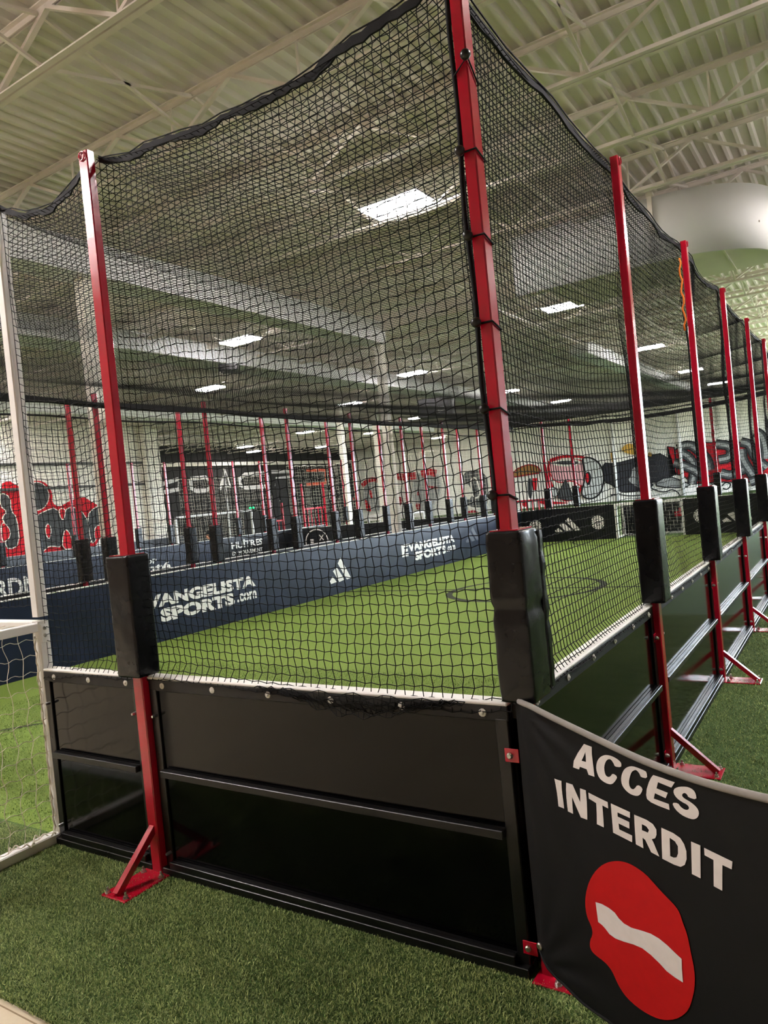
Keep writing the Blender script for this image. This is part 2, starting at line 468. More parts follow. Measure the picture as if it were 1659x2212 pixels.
_nt.links.new(_t.outputs[0], _m.inputs[1]); _nt.links.new(_g.outputs[0], _m.inputs[2]); _nt.links.new(_m.outputs[0], _o.inputs[0])
NW = 6; WS = (WY1 - WY0) / NW
for k in range(NW):
    y0 = WY0 + WS * k
    wn = obj('window_%d' % (k + 1), MB().box(XR_ + .02, XR_ + .12, y0, y0 + .1, .25, WZ1).box(XR_ + .02, XR_ + .12, y0 + WS - .1, y0 + WS, .25, WZ1).box(XR_ + .02, XR_ + .12, y0 + .1, y0 + WS - .1, .25, .35).box(XR_ + .02, XR_ + .12, y0 + .1, y0 + WS - .1, WZ1 - .1, WZ1).box(XR_ + .02, XR_ + .12, y0 + WS / 2 - .05, y0 + WS / 2 + .05, .35, WZ1 - .1), M['dgrey'], kind='structure')
    obj('pane', MB().box(XR_ + .06, XR_ + .07, y0 + .1, y0 + WS - .1, .35, WZ1 - .1), glass, wn)
    pl = bpy.data.lights.new('window_portal', 'AREA'); pl.shape = 'RECTANGLE'; pl.size = WZ1 - .4; pl.size_y = WS - .2; pl.cycles.is_portal = True
    po = bpy.data.objects.new('window_portal', pl); COL.objects.link(po); po.location = (XR_ + .02, y0 + WS / 2, (WZ1 + .35) / 2); po.rotation_euler = (0, R(90), 0)
pilaster = obj('trim_1', MB().box(-32.0, -31.5, 24.3, 25.3, 0, 8.0, 0.02), M['wallc'], kind='structure')
for z in (4.28, 5.46):
    obj('wall_pipe', MB().tube([(-31.9, -5, z), (-31.9, 24.3, z)], 0.07, 8), M['grey'], wl, smooth=True)

# roof deck: trapezoid ribs running along y
pt = 0.245
prof = []
x = XL_ - .2
while x < XR_ + .3:
    prof += [(x, 8.0), (x + .055, 8.0), (x + .085, 8.075), (x + .215, 8.075)]
    x += pt
n = len(prof)
vs = [(a, YN_ - .2, b) for a, b in prof] + [(a, YF_ + .2, b) for a, b in prof] + [(XL_ - .2, YN_ - .2, 8.3), (XR_ + .3, YN_ - .2, 8.3), (XL_ - .2, YF_ + .2, 8.3), (XR_ + .3, YF_ + .2, 8.3)]
fs = [(i, i + 1, n + i + 1, n + i) for i in range(n - 1)] + [(2 * n, 2 * n + 2, 2 * n + 3, 2 * n + 1)]
me = bpy.data.meshes.new('ceiling'); me.from_pydata(vs, [], fs)
ceiling = obj('ceiling', me, M['deck'], kind='structure')

# open-web joists under the deck
def chord_mb(x0, x1):
    mb = MB()
    for s in (-1, 1):
        mb.box(x0, x1, s * .012, s * .075, 7.985, 7.999).box(x0, x1, s * .012, s * .024, 7.92, 7.985)
        mb.box(x0, x1, s * .012, s * .085, 7.30, 7.314).box(x0, x1, s * .012, s * .024, 7.314, 7.38)
    return mb
JX0, JX1 = -43.8, 5.8
chord_me = chord_mb(JX0, JX1).mesh('roof_joist'); fix_normals(chord_me); chord_me.materials.append(M['steelp'])
PITCHW = 2.3
def diag(a, b): return MB().bar((a, 0, 7.35), (b, 0, 7.95), 0.06, 0.045)
web_a = diag(0, 1.15).mesh('joist_web'); web_b = diag(2.3, 1.15).mesh('joist_web'); web_c = MB().bar((0.64, 0, 7.33), (0.64, 0, 7.95), .025, .025).mesh('joist_web')
web_c = MB().bar((0, 0, 7.35), (0.0, 0, 7.95), .028, .028).mesh('joist_web')
for q in (web_a, web_b, web_c): q.materials.append(M['steelp'])
JY = [4.56 + 2.27 * k for k in range(-4, 26)]
far_web = MB()
for j, y in enumerate(JY):
    o = bpy.data.objects.new('roof_joist', chord_me); COL.objects.link(o); o.parent = ceiling; o.location = (0, y, 0)
    near = 2 <= j <= 8
    xx = JX0
    phase = 0.55 * (j % 3)
    k = 0
    lm = MB()
    while xx + phase + 2.4 < JX1:
        a = xx + phase
        if near and a > -9.0 - j * .3 and a < 2.5:
            for q in (web_a, web_b, web_c):
                w = bpy.data.objects.new('joist_web', q); COL.objects.link(w); w.parent = o; w.location = (a, 0, 0)
        else:
            lm.bar((a, 0, 7.35), (a + 1.15, 0, 7.95), .06, .045).bar((a + 2.3, 0, 7.35), (a + 1.15, 0, 7.95), .06, .045).bar((a, 0, 7.35), (a, 0, 7.95), .028, .028)
        xx += PITCHW
    obj('joist_webs', lm, M['steelp'], o, kind='stuff')
# X bridging between joists
for xb in (-6.0, -1.2, -14.5, -22.0):
    for j in range(1, len(JY) - 1):
        if JY[j] > 34: break
        for (za, zb) in ((7.33, 7.93), (7.93, 7.33)):
            obj('bridging_bar', MB().bar((xb, JY[j] + .03, za), (xb, JY[j + 1] - .03, zb), .04, .04), M['steelp'], ceiling)
# girders and ducts that run along the hall
gird = MB().box(-10.05, -9.45, YN_, 14.7, 6.46, 6.52).box(-9.79, -9.71, YN_, 14.7, 6.52, 6.98).box(-10.05, -9.45, YN_, 14.7, 6.98, 7.04)
g = obj('trim_2', gird, M['duct'], kind='structure')
obj('duct_skin', MB().box(-9.7, -9.46, YN_, 14.7, 6.53, 6.97), M['duct'], g)
obj('trim_3', MB().box(-10.0, -1.5, 14.55, 14.75, 6.8, 7.25), M['steelp'], kind='structure')
obj('trim_4', MB().box(-16.4, -15.3, YN_, 48, 6.95, 7.5, .02), M['duct'], kind='structure')
obj('trim_5', MB().box(-27.2, -26.2, YN_, 48, 7.0, 7.5, .02), M['duct'], kind='structure')
obj('trim_6', MB().box(-7.6, -6.9, 25, 48, 6.9, 7.4, .02), M['duct'], kind='structure')
for k, (xa, ya, yb) in enumerate(((-11.6, 19, 28.5), (-12.9, 19.5, 31), (-16.9, 18, 26), (-13.1, 2, 14.4), (-3.0, 9, 22), (-4.2, 14, 30), (-7.0, 15, 33))):
    obj('trim_%d' % (7 + k), MB().tube([(xa, ya, 7.22), (xa, yb, 7.22)], .035, 6), M['steelp'], kind='structure')
# columns
for k, (cx, cy, zt) in enumerate(((-9.72, 5.26, 6.46), (-9.72, 14.72, 6.46), (-21.9, 33, 7.9), (-23.0, 31.0, 7.9))):
    s = .11 if k < 2 else .16
    col = obj('trim_%d' % (20 + k), MB().box(cx - s, cx + s, cy - s, cy + s, 0, zt, .012), M['wallc'], kind='structure')
# white curved bulkhead with a flat soffit behind it
pth = [(-4.4, 11.74), (-3.2, 11.73), (-2.2, 11.72)] + [(-1.45 + 1.86 * math.sin(t), 13.6 - 1.86 * math.cos(t)) for t in np.linspace(0, math.pi / 2, 18)] + [(0.41, 16.0)]
mb = MB(); npt = len(pth)
vs = []
for (a, b) in pth: vs += [(a, b, 6.08), (a, b, 7.28)]
for i, (a, b) in enumerate(pth):
    t = (Vector(pth[min(i + 1, npt - 1)]) - Vector(pth[max(i - 1, 0)])).normalized(); a2, b2 = a - t.y * .06, b + t.x * .06
    vs += [(a2, b2, 6.08), (a2, b2, 7.28)]
fs = []
for i in range(npt - 1):
    o0 = 2 * i; q0 = 2 * npt + 2 * i
    fs += [(o0, o0 + 2, o0 + 3, o0 + 1), (q0, q0 + 1, q0 + 3, q0 + 2), (o0, q0, q0 + 2, o0 + 2), (o0 + 1, o0 + 3, q0 + 3, q0 + 1)]
mb.add(vs, fs)
bulk = obj('bulkhead', mb, M['fabric'], smooth=True, kind='structure')
sof = [(a - .02, b + .05) for a, b in pth] + [(-4.4, 16.0)]
obj('soffit_panel', MB().prism(sof, 6.6, 6.66), M['deck'], bulk)
for xs in (-3.9, -3.1, -2.3, -1.5, -.7, 0.1):
    obj('soffit_rib', MB().box(xs, xs + .04, 12.6 if -3 < xs < .2 else 11.9, 15.95, 6.57, 6.6), M['steelp'], bulk)
obj('bulkhead_bracket', MB().box(-1.62, -1.54, 11.66, 11.74, 6.6, 7.36).box(-1.62, -1.5, 11.6, 11.74, 7.28, 7.34), M['steelp'], bulk)
for t in (0.5, 1.0): pass

# ---------------------------------------------------------------- high-bay lamps
def make_lamp():
    t = thing('ceiling_lamp', '', 'lamp')
    obj('housing', MB().box(-.57, .57, -.31, .31, .012, .06, .01).box(-.5, .5, -.06, .06, .06, .12, .01), M['whitep'], t)
    obj('reflector', MB().box(-.57, .57, -.325, -.31, .002, .05).box(-.57, .57, .31, .325, .002, .05).box(-.585, -.57, -.325, .325, .002, .05).box(.57, .585, -.325, .325, .002, .05), M['whitep'], t)
    obj('lamp_panel', MB().box(-.55, .55, -.295, .295, -.055, .012, .01), M['lamp'], t)  # panel made deep: its glowing sides are added to light the ceiling
    for sx in (-.4, .4): obj('hanger', MB().tube([(sx, 0, .1), (sx, 0, .75)], .006, 5), M['steel'], t)
    return t
lamp_spots = [  # x, y, label (None: outside the view, or one of the look-alikes)
    (-5.05, 8.25, 'largest bright lamp panel, above the near net left of the corner post'),
    (-5.5, 18.17, 'bright lamp panel right of the corner post, left of the second right-hand post'),
    (-13.6, 13.3, 'bright lamp panel above the two red posts left of centre, left of the corner post'),
    (-19.95, 18.2, 'small bright lamp panel under the largest lamp of the left half, over the barred gate'),
    (-13.8, 23.6, 'lamp panel directly above the top of the pale middle column'),
    (-20.3, 28.3, 'lamp panel left of the pale middle column, below the roof net'),
    (-5.4, 28.2, 'lamp panel just right of the second right-hand red post'),
    (-5.5, 37.8, 'lamp panel crossed by the third right-hand red post'),
    (-5.45, 46.1, 'lamp panel beside the fourth right-hand red post, farthest of its row'),
    (-13.95, 33.8, 'lamp panel cut by the right edge of the corner post'),
    (-14.0, 42.4, 'small lamp panel between the corner post and the next right-hand post'),
    (-22.35, 38.8, 'lamp panel below the dark unit heater left of the corner post'),
    (-38.0, 39.2, 'upper of two small lamps in the dark alcove'),
    (-41.0, 43.4, 'lower of two small lamps in the dark alcove'),
    (-37.5, 48.3, 'small lamp at the right end of the dark alcove'),
    (-38.1, 29.1, 'small lamp beside the far wall pilaster right of the left red post'),
    (-29.1, 43.5, 'small lamp just left of the pale middle column under the net edge'),
    (-29.9, 36.5, 'small lamp between two far red posts over the alcove'),
    (-30.2, 56.0, 'farthest small lamp, behind the corner post'),
    (-30.5, 14.2, 'lamp at the left picture edge behind the white net post')]
hid = [(-5.5, -1.8), (-8.6, -4.2), (2.8, 3.3), (2.8, 13.3), (2.8, 23.6), (2.8, 33.8), (2.8, 44), (-13.8, 3.3), (-21.5, -1.8), (-21.5, 8.2), (-29.5, 3)]  # unseen lamps continuing the grid; the second one is added to brighten the near left
lamp0 = make_lamp()
for i, (x, y, lab) in enumerate(lamp_spots + [(a, b, None) for a, b in hid]):
    o = lamp0 if i == 0 else dup(lamp0)
    o.location = (x, y, 7.2)
    o['label'] = lab or 'unseen white high-bay lamp panel hanging above the area outside the picture'
    o['group'] = 'high-bay lamp panels under the joists'

# ---------------------------------------------------------------- boards (local: x along, y=0 outer sheet face, -y outward, +y pitch side)
def bolt_mb(x, y, z, r=.011, l=.014):
    return MB().lathe([(r, 0), (r, -l * .6), (r * .7, -l)], 8, (x, y, z), 'y')
def washer_mb(x, y, z):
    return MB().lathe([(.019, 0), (.018, -.004), (.008, -.0045), (.008, -.010), (.004, -.012)], 10, (x, y, z), 'y')
def panel(ln, inner='gloss', bolts=True, name='board_panel', e0=0.0, e1=0.0):
    p = obj(name, MB().box(0, ln, 0, .012, .02, 1.185), M['gloss'])
    obj('inner_skin', MB().box(-e0, ln + e1, .052, .06, .0, 1.185), M[inner], p)
    for a, b in ((0.004, .062), (ln - .062, ln - .004)):
        obj('vertical_rail', MB().box(a, b, -.014, 0.0, .03, 1.13, .003), M['black_metal'], p)
    obj('mid_rail', MB().box(.062, ln - .062, -.048, 0, .602, .642, .003).box(.062, ln - .062, -.03, -.024, .642, .646), M['black_metal'], p)
    obj('bottom_rail', MB().box(.0, ln, -.05, .05, .0, .045, .003).box(.062, ln - .062, -.046, 0, .045, .085, .003).box(.062, ln - .062, -.028, -.022, .085, .089), M['black_metal'], p)
    obj('top_strip', MB().box(-e0, ln + e1, 0.001, 0.055, 1.118, 1.186, .004).box(0, ln, -.012, 0.001, 1.118, 1.186, .004), M['strip'], p)
    obj('top_cap', MB().box(-e0, ln + e1, -.014, .075, 1.186, 1.203, .005), M['cap'], p)
    if bolts:
        nb = max(2, round(ln / .38))
        for k in range(nb):
            obj('cap_washer', washer_mb(.12 + (ln - .24) * k / (nb - 1), -.012, 1.152), M['washer'], p)
        for a in (.045, ln - .045):
            for z in (.13, .97):
                obj('rail_bolt', bolt_mb(a, -.014, z, .011, .034), M['steel'], p)
    return p
def dup_part(p, parent, loc):
    c = p.copy(); COL.objects.link(c); c.parent = parent; c.location = loc
    for g in list(p.children):
        d = g.copy(); COL.objects.link(d); d.parent = c
    return c

front = thing('front_boards', 'near glossy black boards with white cap between goal and corner post', 'boards', (-3.47, FY, 0))
p1 = panel(.995, e1=.046); p1.parent = front
p2 = panel(2.353, e0=.046); p2.parent = front; p2.location = (1.092, 0, 0)

far_front = thing('front_boards', 'glossy black boards left of the near goal, outside the picture', 'boards', (-W, FY, 0))
q1 = dup_part(p2, far_front, (0, 0, 0)); q2 = dup_part(p1, far_front, (2.4, 0, 0))
right = thing('side_boards', 'long black boards with two rails receding along the right side', 'boards', (RX, 0.06, 0), R(90))
pr = panel(D - .092, e0=.046, e1=.046); pr.parent = right; pr.location = (.006, 0, 0)
for k in range(1, 9): dup_part(pr, right, (.006 + D * k, 0, 0))
navy = thing('side_boards', 'long dark navy printed boards with white lettering across the pitch', 'boards', (-W - .06, L, 0), R(-90))
pn = panel(D - .092, 'navy', False, e0=.046, e1=.046); pn.parent = navy; pn.location = (.508, 0, 0)
for k in range(1, 9): dup_part(pn, navy, (.508 + D * k, 0, 0))
pn2 = panel(.416, 'navy', False, e1=.046)
pn2.parent = navy
bb = thing('side_boards', 'black boards of the second pitch, back to back behind the navy boards', 'boards', (-10.13, 0.06, 0), R(90))
pb = panel(D - .092, 'blackprint', False, e0=.046, e1=.046); pb.parent = bb; pb.location = (.006, 0, 0)
for k in range(1, 10): dup_part(pb, bb, (.006 + D * k, 0, 0))
cc = thing('side_boards', 'far dark boards of the second pitch with white sponsor lettering', 'boards', (-20.36, L + 2.5, 0), R(-90))
pc = panel(D - .004, 'navy', False); pc.parent = cc
pc2 = panel(D - .004, 'blackprint', False); pc2.parent = cc; pc2.location = (D, 0, 0)
for k in range(2, 10): dup_part(pc2 if k == 2 else pc, cc, (D * k, 0, 0))
dd_ = thing('side_boards', 'black boards below the red and grey wall painting', 'boards', (-31.0, 26, 0), R(-90))
pd = panel(2.6, 'blackprint', False); pd.parent = dd_
for k in range(1, 10): dup_part(pd, dd_, (2.6 * k, 0, 0))
# end boards at the far end: two runs with the far goal between
e1 = thing('end_boards', 'black far end boards left of the far goal with two crests', 'boards', (-5.84, L + .06, 0), R(180))
pe = panel(1.70, 'blackprint', False); pe.parent = e1
dup_part(pe, e1, (1.70, 0, 0))
e2 = thing('end_boards', 'black far end boards right of the far goal', 'boards', (0.0, L + .06, 0), R(180))
for k in range(2): dup_part(pe, e2, (.12 + 1.76 * k, 0, 0))
e3 = thing('end_boards', 'black end boards of the second pitch with a ring emblem', 'boards', (-10.2, L + .06, 0), R(180))
for k in range(6): dup_part(pe, e3, (1.7 * k, 0, 0))

# print on the boards
def on_x(c): return lambda a, z: (c, a, z)
def on_y(c): return lambda a, z: (a, c, z)
def print_on(parent, o):
    o.parent = parent; o.matrix_parent_inverse = parent.matrix_basis.inverted(); return o
bpy.context.view_layer.update()
def inv(t): return (Matrix.Translation(t.location) @ Matrix.Rotation(t.rotation_euler.z, 4, 'Z')).inverted()
def board_text(t, *a, **k):
    o = lettering('board_lettering', *a, None, **k) if False else None
def put(t, o):
    o.parent = t; o.matrix_parent_inverse = inv(t); return o
NV = on_x(-W + .004)
for (a0, a1) in ((5.13, 8.28), (14.10, 17.24)):
    put(navy, lettering('board_lettering', 'E', a0, a0 + .34, .51, .845, NV, M['cap'], None, .05))
    put(navy, lettering('board_lettering', 'VANGELISTA', a0 + .35, a1, .615, .845, NV, M['cap'], None, .055))
    put(navy, lettering('board_lettering', 'SPORTS', a0 + .66, a0 + 2.52, .335, .58, NV, M['cap'], None, .06))
    put(navy, lettering('board_lettering', '.com', a0 + 2.58, a1, .365, .53, NV, M['cap'], None, .035))
BAR3 = [[(.43, .78), (.57, 1), (.98, .05), (.77, .03)], [(.18, .51), (.37, .63), (.67, .05), (.42, 0)], [(0, .12), (.15, .29), (.3, .03), (.05, 0)]]
def threebar(a0, a1, z0, z1): return [[(a0 + (a1 - a0) * u, z0 + (z1 - z0) * v) for u, v in q] for q in BAR3]
put(navy, flat('board_logo', threebar(10.78, 11.66, .27, .84), NV, M['cap'], None))
put(navy, flat('board_logo', threebar(18.0, 19.0, .5, .98), NV, mat('faded_grey_print', (72, 76, 88), .5), None))
put(navy, flat('board_logo', threebar(1.9, 2.7, .3, .84), NV, M['cap'], None))
EN = on_y(L - .004)
def crest(cx, cz, r):
    P = []; mi = []
    P.append([(cx + r * math.cos(t), cz + r * math.sin(t)) for t in np.linspace(0, 2 * math.pi, 30, endpoint=False)]); mi.append(0)
    return P, mi
def crest_obj(t, cx, cz, r):
    P, mi = crest(cx, cz, r)
    put(t, flat('board_crest', P, EN, M['printw'], None))
    E2 = on_y(L - .007); Q = []
    for k in range(18):
        a = 2 * math.pi * k / 18
        Q.append([(cx + r * f * math.cos(a + d), cz + r * f * math.sin(a + d)) for f, d in ((.76, -.09), (.93, -.07), (.93, .07), (.76, .06))])
    for a, b in (((-.4, .3), (.1, .45)), ((-.45, -.1), (.0, .1)), ((.1, .2), (.4, -.1)), ((-.3, -.4), (.05, -.15)), ((.15, -.2), (.3, -.5)), ((-.1, .1), (.2, -.05)), ((-.15, -.55), (.1, -.4))):
        Q.append(stroke([(cx + r * a[0], cz + r * a[1]), (cx + r * (a[0] + b[0]) / 2, cz + r * ((a[1] + b[1]) / 2 + .08)), (cx + r * b[0], cz + r * b[1])], r * .1))
    put(t, flat('crest_mark', Q, E2, M['blackprint'], None))
for cx, cz in ((-8.74, .58), (-6.44, .60)): crest_obj(e1, cx, cz, .24)
put(e1, flat('board_logo', threebar(-8.02, -7.05, .34, .84), EN, M['printw'], None))
for cx in (-3.05,): crest_obj(e2, cx, .6, .24)
put(e2, flat('board_logo', threebar(-2.45, -1.5, .34, .84), EN, M['printw'], None))
crest_obj(e2, -.8, .6, .24)
CT = on_x(-20.296)
put(cc, lettering('board_lettering', 'HUÎTRES', 18.84, 20.72, .70, 1.05, CT, M['cap'], None, .03))
put(cc, lettering('board_lettering', 'EN MOUVEMENT', 18.84, 20.66, .44, .60, CT, M['cap'], None, .02))
put(cc, lettering('board_lettering', 'SHOP', 14.0, 15.0, .63, .80, CT, M['cap'], None, .02))
put(cc, lettering('board_lettering', 'Santé', 13.75, 15.62, .33, .62, CT, M['cap'], None, .035))
put(cc, lettering('board_lettering', 'RDN', 9.0, 10.36, .27, .86, CT, M['cap'], None, .03))
put(cc, flat('board_label', [[(10.42, .5), (10.5, .5), (10.5, .9), (10.42, .9)]], CT, mat('yellow_label', (220, 190, 60), .5), None))
ring = [(-18.94 + .62 * math.cos(t), .55 + .55 * math.sin(t)) for t in np.linspace(0, math.pi * 2, 40)]
put(e3, flat('board_emblem', [stroke(ring, .05), stroke([(-18.94, .1), (-18.94, .5)], .04), stroke([(-19.3, .36), (-18.6, .36)], .04), stroke([(-18.78, .6), (-18.55, .85)], .04), stroke([(-18.55, .6), (-18.78, .85)], .04), [(-19.3, .5), (-19.12, .5), (-19.12, .68), (-19.3, .68)]], EN, M['printw'], None))
put(e3, lettering('board_lettering', 'S..CCO.OO', -17.4, -14.6, .3, .55, EN, M['printw'], None, .02)) if False else None

# ---------------------------------------------------------------- red posts (local: x along boards, -y outward, y=0 board face)
def tube_profile(w, y0, y1, c=.006):
    x0, x1 = -w / 2, w / 2
    return [(x0 + c, y0), (x1 - c, y0), (x1, y0 + c), (x1, y1 - c), (x1 - c, y1), (x0 + c, y1), (x0, y1 - c), (x0, y0 + c)]
def pad_mesh(style):
    bm = bmesh.new()
    bmesh.ops.create_cube(bm, size=1)
    for v in bm.verts: v.co = Vector((v.co.x * .205, v.co.y * .165 - .035, v.co.z * .735))
    bmesh.ops.bevel(bm, geom=list(bm.edges), offset=.018, segments=3, affect='EDGES', profile=.6)
    bmesh.ops.triangulate(bm, faces=[f for f in bm.faces if len(f.verts) > 4])
    long = [e for e in bm.edges if abs(e.verts[0].co.z - e.verts[1].co.z) > .4]
    bmesh.ops.subdivide_edges(bm, edges=long, cuts=26, use_grid_fill=True)
    wide = [e for e in bm.edges if e.calc_length() > .08 and abs(e.verts[0].co.z - e.verts[1].co.z) < .02]
    bmesh.ops.subdivide_edges(bm, edges=wide, cuts=5, use_grid_fill=True)
    amp = {'smooth': .0015, 'wrinkled': .0038, 'seamed': .0042}[style]
    for v in bm.verts:
        c = v.co.copy(); d = Vector((c.x, c.y + .035, 0)).normalized() if abs(c.x) + abs(c.y + .035) > 1e-4 else Vector((0, 0, 0))
        q = noise.noise(Vector((c.x * 14 + 3, c.y * 14, c.z * 5))) * 1.0 + .6 * noise.noise(Vector((c.x * 30, c.y * 30 + 2, c.z * 16)))
        s = amp * q
        if style == 'seamed': s -= .012 * math.exp(-((c.z - .03) / .02) ** 2) + .005 * math.exp(-((abs(c.z) - .35) / .02) ** 2)
        if style != 'smooth' and c.y < -.1: s += .004 * math.sin(c.z * 60 + c.x * 40) * max(0, noise.noise(Vector((0, 0, c.z * 6))))
        v.co = c + d * s
    bm.normal_update()
    me = bpy.data.meshes.new('pad'); bm.to_mesh(me); bm.free()
    me.materials.append(M['pad']); me.shade_smooth()
    return me
PADS = {k: pad_mesh(k) for k in ('smooth', 'wrinkled', 'seamed')}
PADZ = 1.585
def make_post(style='smooth', near=True, feet=True):
    t = thing('red_post', '', 'post')
    obj('pole', MB().prism(tube_profile(.084, -.056, 0.0), 0.01, H), M['red'], t)
    p = bpy.data.objects.new('pad', PADS[style]); COL.objects.link(p); p.parent = t; p.location = (0, 0, PADZ)
    obj('pad_collar', MB().prism([(-.08, -.1), (.08, -.1), (.08, .03), (-.08, .03)], PADZ + .366, PADZ + .372), M['red'], t)
    obj('eye_ring', MB().tube([(.0 + .026 * math.cos(a), -.058 - .004, H - .03 + .026 * math.sin(a)) for a in np.linspace(0, 2 * math.pi, 14, endpoint=False)], .0045, 6, closed=True), M['red'], t, smooth=True)
    if feet:
        obj('base_plate', MB().box(-.108, .108, -.375, .02, 0.0, .012, .004), M['red'], t)
        obj('brace', MB().bar((0, -.045, .285), (0, -.345, .018), .04, .04), M['red'], t)
        if near:
            for sx in (-.08, .08):
                for y in (-.345, -.005 if False else -.09):
                    obj('anchor_bolt', MB().lathe([(.017, .012), (.017, .016), (.013, .017), (.013, .028), (.006, .029), (.006, .045), (.003, .048)], 8, (sx, y, 0)), M['steel'], t, smooth=False)
        for z in (.13, .97):
            b = obj('bracket', MB().box(-.105, -.04, -.021, -.015, z - .03, z + .03, .002), M['red'], t)
            obj('bracket_bolt', bolt_mb(-.078, -.021, z, .013, .02), M['steel'], b)
    return t
ORD = ['first', 'second', 'third', 'fourth', 'fifth', 'sixth', 'seventh', 'eighth', 'ninth', 'tenth', 'eleventh']
NEAR = make_post('smooth')
GRP = 'red padded net posts'
for k in range(1, 10):
    o = NEAR if k == 1 else dup(NEAR)
    o.location = (RX, D * k + .02, 0); o.rotation_euler = (0, 0, R(90))
    o['label'] = ('red padded net post on the long right boards, %s one behind the corner post' % ORD[k - 1]); o['group'] = GRP
lp = make_post('wrinkled')
lp.location = (-2.4265, FY, 0)
for c in list(lp.children):
    if c.name.startswith('bracket'):
        for g_ in list(c.children): bpy.data.objects.remove(g_)
        bpy.data.objects.remove(c)
tag(lp, 'near left red post with braced foot on the turf, between two glossy black panels', 'post', GRP)
cp = make_post('seamed')
cp.location = (RX, 0.018, 0); cp.rotation_euler = (0, 0, R(90))
tag(cp, 'tall red corner post with black ball bungees and a creased black pad', 'post', GRP)
# corner post extras: brackets onto the front boards, bungees with balls, side flap
for z in (.975, .125):
    b = obj('bracket', MB().box(-.059, -.053, .002, .068, z - .03, z + .03, .002), M['red'], cp)
    # local frame is turned by 90 degrees: x = world y, y = -world x
    obj('bracket_bolt', MB().lathe([(.014, 0), (.014, -.008), (.009, -.014)], 8, (-.059, .042, z), 'x'), M['steel'], b)
flap = MB()
for i in range(25):
    z = PADZ - .34 + .69 * i / 24
    y = -.118
    e = .128 + .007 * noise.noise(Vector((0, 3, i * .35)))
    d = .010 * noise.noise(Vector((0, 8, i * .45)))
    flap.v += [(.085, y, z), (e, y - .006 + d, z), (e, y + .002 + d, z), (.085, y + .008, z)]
for i in range(24):
    for k in range(4): flap.f.append((4 * i + k, 4 * i + (k + 1) % 4, 4 * i + 4 + (k + 1) % 4, 4 * i + 4 + k)); flap.mi.append(0)
obj('pad_flap', flap, M['pad'], cp, smooth=True)
for k, z in enumerate((3.93, 3.575, 3.215, 2.845, 2.475, 2.105)):
    hi = k == 0
    dz = .045 if hi else .02
    pts = [(-.047, .006, z - dz * (.6 if hi else 0)), (-.047, -.061, z + (.03 if hi else 0)), (.047, -.061, z - dz * 1.2), (.047, .006, z - dz), (0, .006, z)]
    loop = obj('bungee_cord', MB().tube(pts, .0045, 6, closed=True), M['hem'], cp, smooth=True)
    by = -.062 if hi else .006
    obj('bungee_ball', MB().lathe([(.003, -.023), (.014, -.018), (.0225, -.007), (.0225, .007), (.014, .018), (.003, .023)], 12, (-.066, by, z + (.028 if hi else .004))), M['bead'], loop, smooth=True)
# banner post outside the picture, which carries the other end of the banner
for c_ in list(cp.children):      # the corner post carries only the two tabs that reach the front boards
    if c_.name.startswith('bracket') and c_.children[0].name.startswith('bracket_bolt') and min(v.co.x for v in c_.data.vertices) < -.1:
        for g_ in list(c_.children): bpy.data.objects.remove(g_)
        bpy.data.objects.remove(c_)
for c_ in list(p2.children):      # bolts stand where the corner tabs are
    if c_.name.startswith('rail_bolt') and min(v.co.x for v in c_.data.vertices) > 2.2: bpy.data.objects.remove(c_)
bp_ = dup(lp, (0.075 + 2.05 * math.cos(R(30)) + .06, -.092 - 2.05 * math.sin(R(30)), 0), R(-30), 'red post right of the picture that carries the banner end')
# rows of posts farther away
FARP = make_post('smooth', near=False)
FARP.location = (-W - .06, D * 1 + .02, 0); FARP.rotation_euler = (0, 0, R(-90))
FARP['label'] = 'red padded post on the navy boards, outside the picture at the left'; FARP['group'] = GRP
for k in range(2, 10):
    o = dup(FARP, (-W - .075, D * k + .02, 0), R(-90), 'red padded post close behind the navy boards, %s from the left in view' % ORD[k - 2])
for k in range(2, 10):
    dup(FARP, (-10.13, D * k + .02, 0), R(90), 'red padded post of the second row behind the navy boards, %s from the left' % ORD[k - 2])
for k, y in enumerate((9.8, 12.4, 15.02, 16.56, 20.28, 21.96)):
    dup(FARP, (-21.2, y, 0), R(90), 'far red post behind the second pitch, %s of its row from the left' % ORD[k])
dup(FARP, (-20.42, 10.61, 0), R(-90), 'far red post before the painted round head, right of the white net post')
dup(FARP, (-21.2, 28.2, 0), R(90), 'far red post left of the orange wall painting, behind the second pitch corner')
for k, x in enumerate((-8.2, -7.16, -2.5)):
    dup(FARP, (x, L + .075, 0), R(180), ['red post on the far end boards, left of the grey ring painting', 'red post on the far end boards, in front of the grey ring painting', 'dark red post on the far end boards, right of the far goal'][k])

